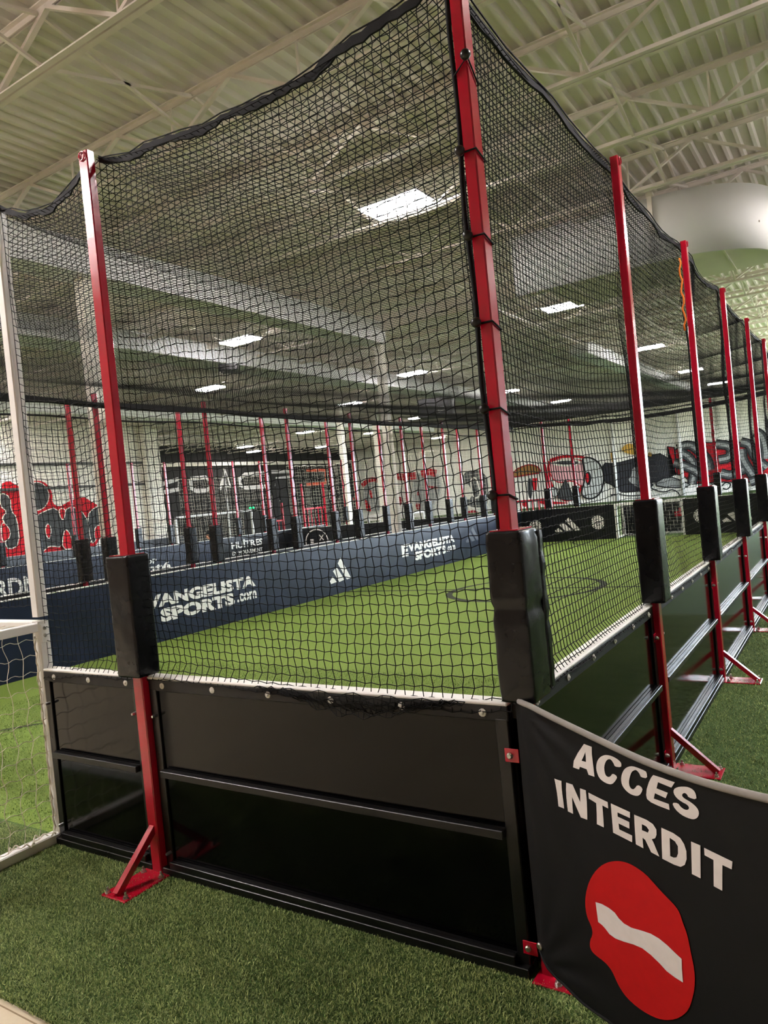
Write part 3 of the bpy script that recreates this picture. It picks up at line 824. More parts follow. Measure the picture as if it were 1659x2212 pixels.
# ---------------------------------------------------------------- nets
def jitter(n1, n2, seed, zig=.004, amp=.006):
    i = np.arange(n1)[:, None]; j = np.arange(n2)[None, :]
    return (zig * ((-1.0) ** (i + j)) + smooth_noise((n1, n2), 5, amp, seed)), (zig * ((-1.0) ** (i + j + 1)) + smooth_noise((n1, n2), 5, amp, seed + 1)), smooth_noise((n1, n2), 12, .018, seed + 2)
CELL = .05
def front_net(x0, x1, seed, y_at):
    nx = int(round((x1 - x0) / CELL)) + 1; nz = 66
    x = np.linspace(x0, x1, nx)[:, None]; s = np.linspace(0, 1, nz)[None, :]
    u = (x - x0) / (x1 - x0)
    ztop = H - .035 - .13 * (4 * u * (1 - u)) ** .8 + .012 * np.sin(x * 9)
    z0 = 1.165
    z = z0 + (ztop - z0) * s + 0 * x
    dx, dz, dy = jitter(nx, nz, seed)
    edge = np.minimum(1, np.minimum(u, 1 - u) * 12) 
    X = x + dx * edge + 0 * s; Z = z + dz + .02 * np.sin(x * 2.1) * (1 - s)
    out = np.clip((1.235 - z) / .05, 0, 1)
    Y = (y_at + dy * edge) * (1 - out) + (FY - .018) * out + .03 * np.sin(math.pi * u) * np.sin(math.pi * s)
    return np.stack([X, Y, Z], -1)
def ribbon(pts, w, th, wob=0.0, seed=0):
    """closed flat band hanging below a polyline"""
    mb = MB(); n = len(pts)
    for i, p in enumerate(pts):
        p = Vector(p); t = (Vector(pts[min(i + 1, n - 1)]) - Vector(pts[max(i - 1, 0)])).normalized(); s_ = Vector((-t.y, t.x, 0)).normalized() * th / 2
        a = wob * noise.noise(Vector((i * .3, seed, 0))); b = wob * noise.noise(Vector((i * .35, seed, 5)))
        ww = w * (1 + .5 * noise.noise(Vector((i * .22, seed, 9))))
        s2 = Vector((-t.y, t.x, 0)).normalized() * a
        mb.v += [(p + s_ + Vector((0, 0, b)))[:], (p - s_ + Vector((0, 0, b)))[:], (p - s_ + s2 + Vector((0, 0, -ww + b)))[:], (p + s_ + s2 + Vector((0, 0, -ww + b)))[:]]
    for i in range(n - 1):
        for k in range(4): mb.f.append((4 * i + k, 4 * i + (k + 1) % 4, 4 * i + 4 + (k + 1) % 4, 4 * i + 4 + k)); mb.mi.append(0)
    return mb
fn = thing('front_net', 'near black net over the front boards, hung between white post and red corner post', 'net', (0, 0, 0))
ga = front_net(-2.38, -.004, 11, .006); gb = front_net(-3.46, -2.475, 21, .012)
net_obj('mesh_netting', ga, .0026, M['net'], fn)
net_obj('mesh_netting', gb, .0026, M['net'], fn)
gc = front_net(-5.76, -3.46, 31, .012)[:, 10:]
net_obj('mesh_netting', gc, .0026, M['net'], fn)
def hem_line(g): return [tuple(p) for p in g[:, -1]]
for g_, sd in ((ga, 1), (gb, 2), (gc, 3)):
    top = [(p[0], p[1], p[2] + .03) for p in hem_line(g_)]
    obj('net_hem', ribbon(top, .042, .012, .012, sd), M['hem'], fn)
    obj('net_cable', MB().tube([(top[0][0], .0, H - .03)] + [(p[0], p[1], p[2] + .012) for p in top[2:-2:3]] + [(top[-1][0], .0, H - .03)], .004, 5), M['hem'], fn)
# slack net bunched over the cap
bun = []
for q in range(8):
    xs = np.linspace(-1.5 + q * .03, -.22 - q * .02, 30)
    u = np.linspace(0, 1, 30)
    zz = 1.19 - .10 * np.sin(math.pi * u) ** .8 * (q / 7) + .012 * np.sin(u * 40 + q * 2)
    yy = FY - .02 - .022 * np.sin(math.pi * u) * math.sin(q * .6 + .5) ** 2 - .006 * np.sin(u * 33 + q)
    bun.append(np.stack([xs, yy, zz], -1))
bun = np.array(bun)
net_obj('slack_netting', bun, .0026, M['net'], fn)
# edge rope beside the corner post
obj('edge_rope', MB().tube([(.008 - .014 * math.sin(math.pi * s) + .006 * math.sin(s * 19), -.012, 1.96 + 2.4 * s) for s in np.linspace(0, 1, 20)], .011, 8), M['hem'], fn, smooth=True)

def side_net(x_at, y0, y1, inward, seed, nz=65, sagf=.07, zlow=1.165, out=True):
    ny = int(round((y1 - y0) / CELL)) + 1
    y = np.linspace(y0, y1, ny)[:, None]; s = np.linspace(0, 1, nz)[None, :]
    ph = ((y - .02) / D) % 1.0
    ztop = H - .02 - sagf * 4 * ph * (1 - ph)
    z = zlow + (ztop - zlow) * s
    dx, dz, dn = jitter(ny, nz, seed, .003, .005)
    bul = .10 * 4 * ph * (1 - ph) * np.sin(math.pi * s) * inward
    Xc = x_at + bul + dn * .8 + 0 * s
    if out:
        o_ = np.clip((1.235 - z) / .05, 0, 1) * np.clip(np.minimum(ph, 1 - ph) * 30 - 1.5, 0, 1)
        Xc = Xc * (1 - o_) + (RX + .018) * o_
    Y = y + dx + .12 * 4 * ph * (1 - ph) * (s - .5) * 0
    return np.stack([Xc, Y + 0 * s, z + dz], -1)
sn = thing('side_net', 'black net along the long right boards, receding behind the right-hand red posts', 'net')
gs = side_net(-.022, .06, L, -1, 41)
net_obj('mesh_netting', gs, .0028, M['net'], sn)
top = [(p[0] + .01, p[1], p[2] + .02) for p in gs[::3, -1]]
obj('net_hem', ribbon(top, .045, .014, .02, 7), M['hem'], sn)
obj('net_cable', MB().tube([(p[0] + .012, p[1], p[2] + .012) for p in top[::2]], .005, 5), M['hem'], sn)
# orange cord tied at the top of the second right-hand post
tag(obj('orange_cord', MB().tube([(-.0 + .012 * math.sin(i * 1.9), D * 2 - .055 + .006 * math.cos(i * 2.3), 4.22 - .055 * i) for i in range(14)], .009, 6), M['orange'], smooth=True), 'orange twisted cord tied along the second right-hand red post', 'cord')

def plain_net(P, nu, nv, r, su, sv):
    """straight-strand net over a smooth surface P(u, v); su/sv: samples along strands"""
    U = np.linspace(0, 1, nu); V = np.linspace(0, 1, nv)
    a = np.stack([P(U[:, None] + 0 * np.linspace(0, 1, sv)[None, :], np.linspace(0, 1, sv)[None, :] + 0 * U[:, None])], 0)[0]
    b = np.stack([P(np.linspace(0, 1, su)[None, :] + 0 * V[:, None], V[:, None] + 0 * np.linspace(0, 1, su)[None, :])], 0)[0]
    v, q = strands([a, b], r)
    return raw_mesh('netting', v, quads=q)
def roofP(u, v):
    x = -W * u; y = L * v
    z = H - .03 - .30 * np.sin(math.pi * np.clip(u, 0, 1)) ** .7 * np.sin(math.pi * np.clip(v, 0, 1)) ** .5 - .12 * np.sin(math.pi * u) * (v > .98) - .14 * np.clip((u - .9) * 10, 0, 1) * np.sin(math.pi * v) ** .5
    for (xa, xb) in ((-2.38, 0), (-3.46, -2.43), (-5.76, -3.46), (-9.251, -5.76)):
        q = np.clip((x - xa) / (xb - xa), 0, 1)
        z = z - .135 * np.clip(4 * q * (1 - q), 0, 1) ** .8 * np.exp(-y / 1.2)
    ph = ((y - .02) / D) % 1.0
    z = z - .075 * 4 * ph * (1 - ph) * np.exp(x / .8)
    z = z + .02 * np.sin(u * 31 + v * 9) * np.sin(v * 23)
    return np.stack([x + 0 * v, y + 0 * u, z], -1)
rn = thing('roof_net', 'black net stretched flat over the whole pitch below the joists', 'net')
obj('mesh_netting', plain_net(roofP, int(W / .05) + 1, int(L / .05) + 1, .0027, 60, 100), M['net'], rn)
nn = 60
obj('net_hem', ribbon([tuple(roofP(np.array(1.0), np.array(i / nn))) for i in range(nn + 1)], .10, .02, .02, 4), M['hem'], rn)
obj('net_hem', ribbon([tuple(np.array([-W * i / nn, L, H + .06 - .34 * 4 * (i / nn) * (1 - i / nn) ])) for i in range(nn + 1)], .13, .02, .02, 5), M['hem'], rn)
def vert_net(name, lab, a, b, z0, z1, r=.0021, cell=.05, m='net', sag=.05, cat='net', hem=True):
    a = Vector(a); b = Vector(b); ln = (b - a).length; nrm = Vector((-(b - a).y, (b - a).x, 0)).normalized()
    def P(u, v):
        bow = sag * np.sin(u * 17) * np.sin(math.pi * v)
        return np.stack([a.x + (b.x - a.x) * u + nrm.x * bow + 0 * v, a.y + (b.y - a.y) * u + nrm.y * bow + 0 * v, z0 + (z1 - z0) * v + .02 * np.sin(u * 40) * v], -1)
    t = thing(name, lab, cat)
    me = plain_net(P, int(ln / cell) + 1, int((z1 - z0) / cell) + 1, r, max(40, int(ln / .3)), 16)
    obj('mesh_netting', me, M[m], t)
    if hem: obj('net_hem', MB().tube([tuple(P(np.array(i / 40), np.array(1.0))) for i in range(41)], .018, 6), M['hem' if m == 'net' else 'twine'], t)
    return t
vert_net('side_net', 'black net above the navy boards on the far side of the pitch', (-W + .012, .05, 0), (-W + .012, L, 0), 1.19, 4.16)
vert_net('end_net', 'black net above the far end boards behind the goal', (-W, L + .012, 0), (0, L + .012, 0), 1.19, 4.22)
vert_net('side_net', 'black net of the second pitch behind the navy boards', (-10.2, .05, 0), (-10.2, L, 0), 1.19, 4.1, .0016, .06)

BANNER = '{"A":[[0.361,1.145],[0.404,1.145],[0.397,1.117],[0.397,1.082],[0.403,1.032],[0.372,1.031],[0.363,1.049],[0.328,1.049],[0.323,1.037],[0.289,1.036],[0.297,1.064],[0.317,1.098],[0.338,1.122]],"A_h":[[0.36,1.113],[0.36,1.075],[0.337,1.074]],"C":[[0.478,1.135],[0.505,1.139],[0.533,1.136],[0.549,1.129],[0.552,1.122],[0.548,1.109],[0.515,1.102],[0.512,1.112],[0.503,1.122],[0.494,1.124],[0.482,1.119],[0.469,1.107],[0.457,1.086],[0.456,1.066],[0.462,1.053],[0.473,1.051],[0.485,1.056],[0.499,1.073],[0.523,1.068],[0.51,1.048],[0.491,1.03],[0.47,1.025],[0.446,1.027],[0.426,1.035],[0.415,1.054],[0.413,1.073],[0.422,1.096],[0.44,1.115],[0.459,1.127]],"C2":[[0.607,1.131],[0.636,1.132],[0.662,1.131],[0.671,1.128],[0.671,1.106],[0.64,1.102],[0.638,1.11],[0.632,1.117],[0.622,1.122],[0.611,1.117],[0.598,1.107],[0.585,1.084],[0.578,1.064],[0.58,1.048],[0.591,1.043],[0.602,1.048],[0.621,1.07],[0.644,1.064],[0.634,1.044],[0.619,1.029],[0.599,1.023],[0.575,1.023],[0.554,1.031],[0.541,1.044],[0.539,1.062],[0.546,1.083],[0.563,1.107],[0.584,1.122]],"E":[[0.7,1.127],[0.738,1.129],[0.767,1.129],[0.791,1.13],[0.774,1.107],[0.718,1.108],[0.708,1.084],[0.756,1.084],[0.744,1.062],[0.698,1.064],[0.69,1.043],[0.755,1.046],[0.756,1.026],[0.706,1.024],[0.675,1.025],[0.658,1.031],[0.656,1.044],[0.662,1.067],[0.676,1.095],[0.689,1.115]],"S":[[0.823,1.126],[0.846,1.131],[0.864,1.128],[0.872,1.118],[0.873,1.099],[0.841,1.096],[0.837,1.105],[0.828,1.107],[0.818,1.101],[0.815,1.092],[0.825,1.087],[0.845,1.084],[0.865,1.077],[0.876,1.067],[0.876,1.052],[0.867,1.038],[0.851,1.028],[0.828,1.025],[0.803,1.027],[0.78,1.037],[0.769,1.055],[0.795,1.063],[0.805,1.053],[0.821,1.049],[0.835,1.054],[0.84,1.063],[0.833,1.07],[0.812,1.072],[0.792,1.078],[0.781,1.09],[0.783,1.104],[0.798,1.116]],"I":[[0.172,0.958],[0.212,0.96],[0.209,0.847],[0.174,0.845]],"N":[[0.236,0.96],[0.269,0.961],[0.307,0.905],[0.31,0.959],[0.344,0.962],[0.34,0.848],[0.306,0.846],[0.265,0.912],[0.263,0.845],[0.231,0.844]],"T":[[0.358,0.958],[0.462,0.956],[0.461,0.932],[0.43,0.933],[0.425,0.848],[0.389,0.848],[0.396,0.93],[0.356,0.934]],"E2":[[0.478,0.957],[0.571,0.956],[0.569,0.934],[0.508,0.934],[0.507,0.918],[0.563,0.918],[0.561,0.893],[0.507,0.893],[0.507,0.871],[0.57,0.872],[0.566,0.846],[0.472,0.846]],"R":[[0.59,0.954],[0.647,0.955],[0.674,0.95],[0.688,0.936],[0.687,0.918],[0.679,0.903],[0.663,0.894],[0.67,0.884],[0.69,0.844],[0.654,0.845],[0.632,0.88],[0.62,0.883],[0.619,0.845],[0.584,0.846]],"R_h":[[0.623,0.932],[0.643,0.931],[0.654,0.922],[0.648,0.911],[0.621,0.91]],"D":[[0.711,0.951],[0.761,0.951],[0.789,0.945],[0.803,0.93],[0.81,0.909],[0.808,0.883],[0.798,0.86],[0.78,0.846],[0.754,0.842],[0.702,0.842]],"D_h":[[0.744,0.929],[0.765,0.925],[0.776,0.913],[0.774,0.888],[0.766,0.872],[0.754,0.866],[0.739,0.866]],"I2":[[0.833,0.95],[0.869,0.951],[0.858,0.841],[0.824,0.841]],"T2":[[0.883,0.949],[0.985,0.946],[0.98,0.92],[0.947,0.92],[0.938,0.836],[0.907,0.837],[0.915,0.923],[0.882,0.925]],"red":[[0.461,0.737],[0.5,0.752],[0.538,0.759],[0.581,0.758],[0.618,0.751],[0.646,0.737],[0.684,0.718],[0.718,0.705],[0.741,0.694],[0.754,0.682],[0.764,0.652],[0.777,0.623],[0.782,0.597],[0.786,0.563],[0.792,0.527],[0.794,0.492],[0.788,0.447],[0.772,0.397],[0.754,0.355],[0.727,0.319],[0.691,0.284],[0.649,0.256],[0.61,0.239],[0.564,0.229],[0.517,0.226],[0.469,0.233],[0.438,0.25],[0.42,0.272],[0.404,0.298],[0.386,0.311],[0.365,0.317],[0.33,0.319],[0.306,0.324],[0.294,0.338],[0.297,0.363],[0.312,0.39],[0.314,0.41],[0.306,0.429],[0.292,0.449],[0.287,0.479],[0.29,0.52],[0.303,0.565],[0.322,0.606],[0.35,0.647],[0.387,0.687],[0.425,0.717]],"bar":[[0.347,0.535],[0.381,0.542],[0.416,0.543],[0.445,0.539],[0.464,0.526],[0.488,0.519],[0.525,0.521],[0.569,0.533],[0.616,0.544],[0.653,0.545],[0.688,0.539],[0.719,0.529],[0.746,0.522],[0.743,0.487],[0.742,0.44],[0.709,0.439],[0.674,0.442],[0.643,0.455],[0.607,0.465],[0.569,0.469],[0.529,0.462],[0.479,0.448],[0.437,0.439],[0.407,0.441],[0.387,0.452],[0.37,0.458],[0.351,0.46]]}'
MURAL = '{"L":{"red":[[16.18,4.56],[16.65,4.72],[16.88,4.54],[17.32,4.31],[17.49,4.52],[17.91,4.68],[18.36,4.63],[18.64,4.37],[18.79,3.97],[18.7,3.54],[19.1,3.3],[19.66,3.6],[20.51,3.77],[20.78,3.57],[21.35,3.24],[21.22,1.08],[19.57,1.11],[18.11,1.06],[16.25,1.08],[15.79,1.03]],"head":[[18.02,4.6],[18.34,4.49],[18.54,4.19],[18.58,3.87],[18.43,3.52],[18.17,3.29],[17.82,3.21],[17.5,3.37],[17.32,3.69],[17.3,4.0],[17.47,4.34],[17.71,4.54]],"b1":[[17.52,2.84],[18.27,3.18],[18.87,3.32],[19.14,2.61],[19.32,3.14],[19.79,3.33],[20.48,2.81],[20.59,1.94],[20.64,1.29],[19.58,1.18],[19.25,2.2],[18.95,1.32],[18.42,1.45],[18.15,1.41],[17.81,1.1],[17.37,1.18],[17.57,1.97]],"b2":[[16.14,4.19],[16.6,3.94],[16.56,3.29],[16.81,2.96],[16.81,1.69],[16.26,1.48],[16.09,1.87],[16.39,2.35],[16.16,2.81],[16.11,3.02],[16.38,3.27],[16.07,3.56]],"b3":[[20.52,2.8],[21.04,3.18],[21.39,3.2],[21.32,2.25],[20.92,2.21],[20.81,1.65],[20.92,1.49],[20.59,1.3]],"o1":[[18.32,2.57],[18.45,2.34],[18.4,1.99],[18.28,1.77],[18.14,2.05],[18.16,2.37]],"o2":[[18.98,3.24],[19.31,3.21],[19.27,2.89],[19.12,2.63],[18.97,2.88]],"o3":[[17.38,2.57],[17.57,2.31],[17.6,2.03],[17.51,1.9],[17.35,1.99]],"tri":[[19.21,2.21],[19.42,1.9],[19.54,1.19],[18.88,1.23],[19.03,2.0]],"o4":[[15.98,2.76],[16.15,2.74],[16.39,2.35],[16.24,1.96],[15.89,1.89]],"cream":[[18.84,4.11],[19.72,4.14],[19.66,3.63],[19.15,3.33],[18.78,3.57]]},"R":{"body":[[-17.46,3.44],[-16.34,3.23],[-14.44,3.54],[-11.89,3.72],[-11.83,1.57],[-12.58,1.3],[-13.55,1.39],[-13.26,1.02],[-14.44,0.7],[-16.14,0.72],[-16.68,1.43],[-17.44,1.76]],"curl":[[-14.93,2.82],[-14.25,2.83],[-13.35,1.89],[-13.56,1.31],[-14.11,0.76],[-14.83,1.08],[-15.45,1.75],[-15.08,2.06]],"redbar":[[-11.89,4.18],[-11.38,4.08],[-11.33,1.85],[-11.83,1.65]],"redbig":[[-11.4,3.79],[-10.25,4.39],[-8.51,4.1],[-6.88,4.05],[-5.2,3.45],[-4.66,4.01],[-3.4,4.16],[-3.64,1.08],[-5.78,0.65],[-7.96,0.86],[-10.23,0.91],[-10.8,1.63],[-11.49,1.87]],"t0":[[-11.07,3.91],[-10.18,4.26],[-9.4,3.47],[-8.85,2.83],[-8.77,1.92]],"t1":[[-10.86,3.64],[-10.06,2.96],[-9.91,2.04],[-10.23,0.91]],"t2":[[-11.49,2.79],[-10.57,2.44],[-9.69,1.85],[-9.06,1.13]],"t3":[[-8.15,3.97],[-6.99,3.67],[-7.14,2.72],[-8.03,2.66]],"t4":[[-6.31,3.9],[-5.68,3.67],[-5.35,2.44],[-4.64,1.65]],"t5":[[-6.29,3.34],[-6.35,2.55],[-5.73,1.29],[-5.42,0.78]],"t6":[[-5.25,4.56],[-4.78,4.26],[-4.6,3.06],[-4.65,2.36]],"t7":[[-7.97,1.59],[-7.18,1.27],[-6.27,1.74]],"t8":[[-5.92,0.67],[-5.05,0.9],[-4.24,0.51]],"gold":[[-15.72,4.38],[-15.08,4.91],[-14.38,4.65],[-14.23,4.03],[-14.46,3.8],[-15.08,3.96]],"wh1":[[-16.6,4.22],[-16.42,4.29],[-16.3,3.66],[-16.51,3.25]],"wh2":[[-13.41,3.94],[-13.09,3.81],[-13.2,3.49],[-13.44,3.6]],"sq1":[[-13.51,0.92],[-12.97,0.57],[-12.25,0.42],[-11.83,0.64],[-11.3,0.34],[-11.19,-0.17]],"sq2":[[-16.93,0.57],[-16.32,0.61],[-15.32,0.35],[-14.39,0.35]],"fish":[[-13.41,1.12],[-12.06,1.76],[-10.76,1.13],[-10.25,0.75],[-11.83,0.72]],"sq3":[[-7.98,0.54],[-7.66,0.83],[-7.24,0.63],[-7.57,0.18],[-7.92,0.37]],"rim":[[-22.26,4.06],[-21.54,4.29],[-20.59,4.36],[-18.9,4.14],[-18.94,3.7],[-19.3,1.76],[-20.03,0.5],[-21.28,0.48],[-22.16,1.78]],"cup":[[-22.2,4.0],[-21.42,4.15],[-20.43,4.1],[-19.34,3.92],[-18.94,3.7],[-19.06,1.8],[-19.33,1.52],[-20.12,2.2],[-21.38,2.02],[-22.08,2.63]],"mouth":[[-21.89,3.9],[-21.18,4.07],[-20.31,4.03],[-19.23,3.79],[-19.62,3.53],[-20.67,3.56],[-21.46,3.73]],"ring":[[-19.09,4.01],[-18.48,4.07],[-17.75,3.63],[-17.35,2.88],[-17.32,1.93],[-17.72,0.78],[-18.53,0.35],[-19.23,0.56],[-19.43,1.05],[-18.97,2.09],[-18.98,3.29]],"oval":[[-18.78,2.79],[-18.49,2.76],[-18.36,2.21],[-18.59,1.64],[-18.84,1.6],[-18.97,2.09],[-18.93,2.56]],"ovalr":[[-18.86,2.67],[-18.62,2.65],[-18.57,2.23],[-18.72,1.83],[-18.87,1.84],[-18.96,2.15]],"cone":[[-20.73,2.32],[-20.43,1.5],[-20.05,0.38],[-20.78,0.44],[-21.63,0.7],[-21.31,1.46]],"rock":[[-25.84,3.0],[-25.44,3.66],[-24.54,3.94],[-23.94,4.0],[-23.19,3.73],[-22.92,3.15],[-23.84,3.12],[-24.69,3.08]],"rb1":[[-24.91,0.91],[-24.54,0.62],[-24.73,0.08],[-25.11,0.29]],"rb2":[[-23.3,0.65],[-21.91,0.41],[-20.31,0.16],[-21.94,0.17],[-23.33,0.28]],"gb":[[-24.33,2.73],[-23.87,2.75],[-24.0,0.83],[-24.44,0.99]],"rsq":[[-23.81,2.74],[-23.36,2.7],[-23.53,1.6],[-23.88,1.63]],"bl":[[-22.15,1.84],[-21.43,1.47],[-21.62,0.82],[-22.24,0.99]],"gl":[[-36.45,3.77],[-35.84,4.4],[-34.02,4.37],[-33.33,3.62],[-33.6,1.91],[-34.35,1.37],[-34.48,0.16],[-35.69,0.25],[-36.78,1.56]],"dk":[[-30.98,3.68],[-30.36,4.14],[-29.22,4.17],[-28.48,3.65],[-28.16,2.97],[-28.42,0.46],[-29.3,0.38],[-30.1,0.44],[-30.72,0.71],[-30.97,1.47],[-30.17,1.32],[-30.19,2.65],[-30.9,2.86]],"dkin":[[-30.05,3.22],[-29.55,3.4],[-29.3,2.71],[-29.18,1.53],[-29.92,1.38],[-30.05,2.42]],"r1":[[-39.0,4.48],[-37.48,4.18],[-36.04,4.19]],"r2":[[-35.42,4.28],[-34.53,4.42],[-33.69,4.18]],"r3":[[-34.94,3.09],[-33.5,2.81],[-33.87,2.61],[-34.54,2.75]],"r4":[[-36.44,1.46],[-35.83,1.33],[-35.9,0.72],[-36.43,0.76]],"r5":[[-34.05,1.72],[-33.87,1.03],[-33.76,0.41]],"r6":[[-31.14,-0.15],[-30.78,0.19],[-29.95,0.28],[-29.35,-0.13]],"r7":[[-38.98,2.99],[-38.51,2.33],[-37.63,2.02],[-38.47,1.07],[-38.73,2.03]],"r8":[[-36.26,2.29],[-35.85,2.71],[-35.75,2.09]],"p1":[[-46.02,3.27],[-44.95,3.18],[-43.86,2.7],[-43.94,2.08],[-44.8,2.07],[-44.98,-0.2],[-45.46,0.62],[-45.17,2.17],[-46.14,2.25]],"p2":[[-42.7,3.76],[-41.78,4.37],[-40.52,4.17]],"p3":[[-42.74,3.38],[-41.82,4.06],[-40.53,4.09],[-40.52,1.04],[-41.82,0.91],[-42.67,1.59]],"p4":[[-41.91,3.3],[-41.47,3.11],[-41.49,2.19],[-41.82,2.52]],"p5":[[-42.57,2.43],[-42.07,1.93],[-41.72,0.97],[-42.54,1.11]]}}'

# ---------------------------------------------------------------- banner
BP0 = Vector((0.075, -0.092)); BD = Vector((math.cos(R(30)), -math.sin(R(30)))); BN = Vector((-BD.y, BD.x)) * -1   # BN faces the camera side
def ban_path(t):
    if t >= 0: return BP0 + BD * t
    k = -t / .08
    return BP0 + Vector((-.058, .058)) * k
def ban_wave(t, z):
    e = 1 / (1 + ((t - .02) ** 2 + (z - 1.2) ** 2) / .05); f = 1 / (1 + ((t - .0) ** 2 + (z - .12) ** 2) / .03)
    a1 = math.atan2(1.22 - z, t + .05); a2 = math.atan2(z - .1, t + .05)
    return .012 * e * math.sin(a1 * 17) * min(1, max(0, (t + .05) * 6)) + .012 * f * math.sin(a2 * 15) * min(1, max(0, (t + .05) * 6)) + .004 * math.sin(t * 5 + z * 3)
def bpt(t, z, off=0.0):
    p = ban_path(t) + BN * (ban_wave(t, z) + off)
    return (p.x, p.y, z)
def btop(t): 
    xs = [-.08, .0, .098, .46, .773, 1.121, 1.5, 2.05]; ys = [1.235, 1.236, 1.225, 1.184, 1.160, 1.182, 1.235, 1.30]
    return float(np.interp(t, np.linspace(-.08, 2.05, 40), np.convolve(np.pad(np.interp(np.linspace(-.08, 2.05, 40), xs, ys), 3, mode='edge'), np.ones(7) / 7, 'valid')))
def bbot(t): return float(np.interp(t, [-.08, -.05, .05, .214, .392, 1, 2.05], [.15, .128, .084, .066, .085, .09, .12]))
ban = thing('banner', 'black cloth banner with white lettering and a red no-entry sign at the corner post', 'banner', (BP0.x, BP0.y, 0))
nt_, nz_ = 110, 60
vs = []
for i in range(nt_ + 1):
    t = -.08 + 2.13 * (i / nt_)
    a, b = bbot(t), btop(t)
    for j in range(nz_ + 1): vs.append(bpt(t, a + (b - a) * j / nz_))
q = [(i * (nz_ + 1) + j, (i + 1) * (nz_ + 1) + j, (i + 1) * (nz_ + 1) + j + 1, i * (nz_ + 1) + j + 1) for i in range(nt_) for j in range(nz_)]
me = bpy.data.meshes.new('cloth'); me.from_pydata(vs, [], q)
put(ban, obj('cloth', me, M['cloth'], smooth=True))
put(ban, obj('top_hem', MB().tube([bpt(t, btop(t) - .004, .004) for t in np.linspace(-.03, 2.05, 60)], .0125, 8), M['hemgrey'], smooth=True))
put(ban, obj('bottom_hem', MB().tube([bpt(t, bbot(t), .002) for t in np.linspace(-.06, 2.05, 60)], .006, 6), M['cloth'], smooth=True))
PR = json.loads(BANNER)
def conform(name, outer, hole, m, off):
    """flat print cut into small triangles so that it lies on the cloth"""
    loops = [[Vector((a, b, 0)) for a, b in outer]]
    if hole: loops.append([Vector((a, b, 0)) for a, b in hole])
    tri = tessellate_polygon(loops)
    pts = [p for l in loops for p in l]
    bm = bmesh.new(); vv = [bm.verts.new(p) for p in pts]
    for f in tri:
        try: bm.faces.new([vv[i] for i in f])
        except ValueError: pass
    for _ in range(4):
        lg = [e for e in bm.edges if e.calc_length() > .035]
        if not lg: break
        bmesh.ops.subdivide_edges(bm, edges=lg, cuts=1)
        bmesh.ops.triangulate(bm, faces=[f for f in bm.faces if len(f.verts) > 3])
    for v in bm.verts: v.co = Vector(bpt(v.co.x, v.co.y, off))
    me = bpy.data.meshes.new(name); bm.to_mesh(me); bm.free()
    return put(ban, obj(name, me, m))
def rc(p): return chaikin(p, 1)
for k in ('A', 'C', 'C2', 'E', 'S', 'I', 'N', 'T', 'E2', 'R', 'D', 'I2', 'T2'):
    curvy = k in ('C', 'C2', 'S')
    conform('banner_letter', rc(PR[k]) if curvy else PR[k], PR.get(k + '_h'), M['printw'], .003)
conform('no_entry_disc', chaikin(PR['red'], 1), None, M['printr'], .003)
conform('no_entry_bar', PR['bar'], None, M['printw'], .005)
put(ban, obj('banner_bolt', MB().lathe([(.016, .0), (.016, .006), (.011, .012)], 10, (0, 0, 0), 'z'), M['steel']))
bo = [c for c in ban.children if c.name.startswith('banner_bolt')][0]
bo.matrix_basis = Matrix.Translation(Vector(bpt(-.045, .165, .004))) @ Vector((BN.x, BN.y, 0)).to_track_quat('Z', 'Y').to_matrix().to_4x4()

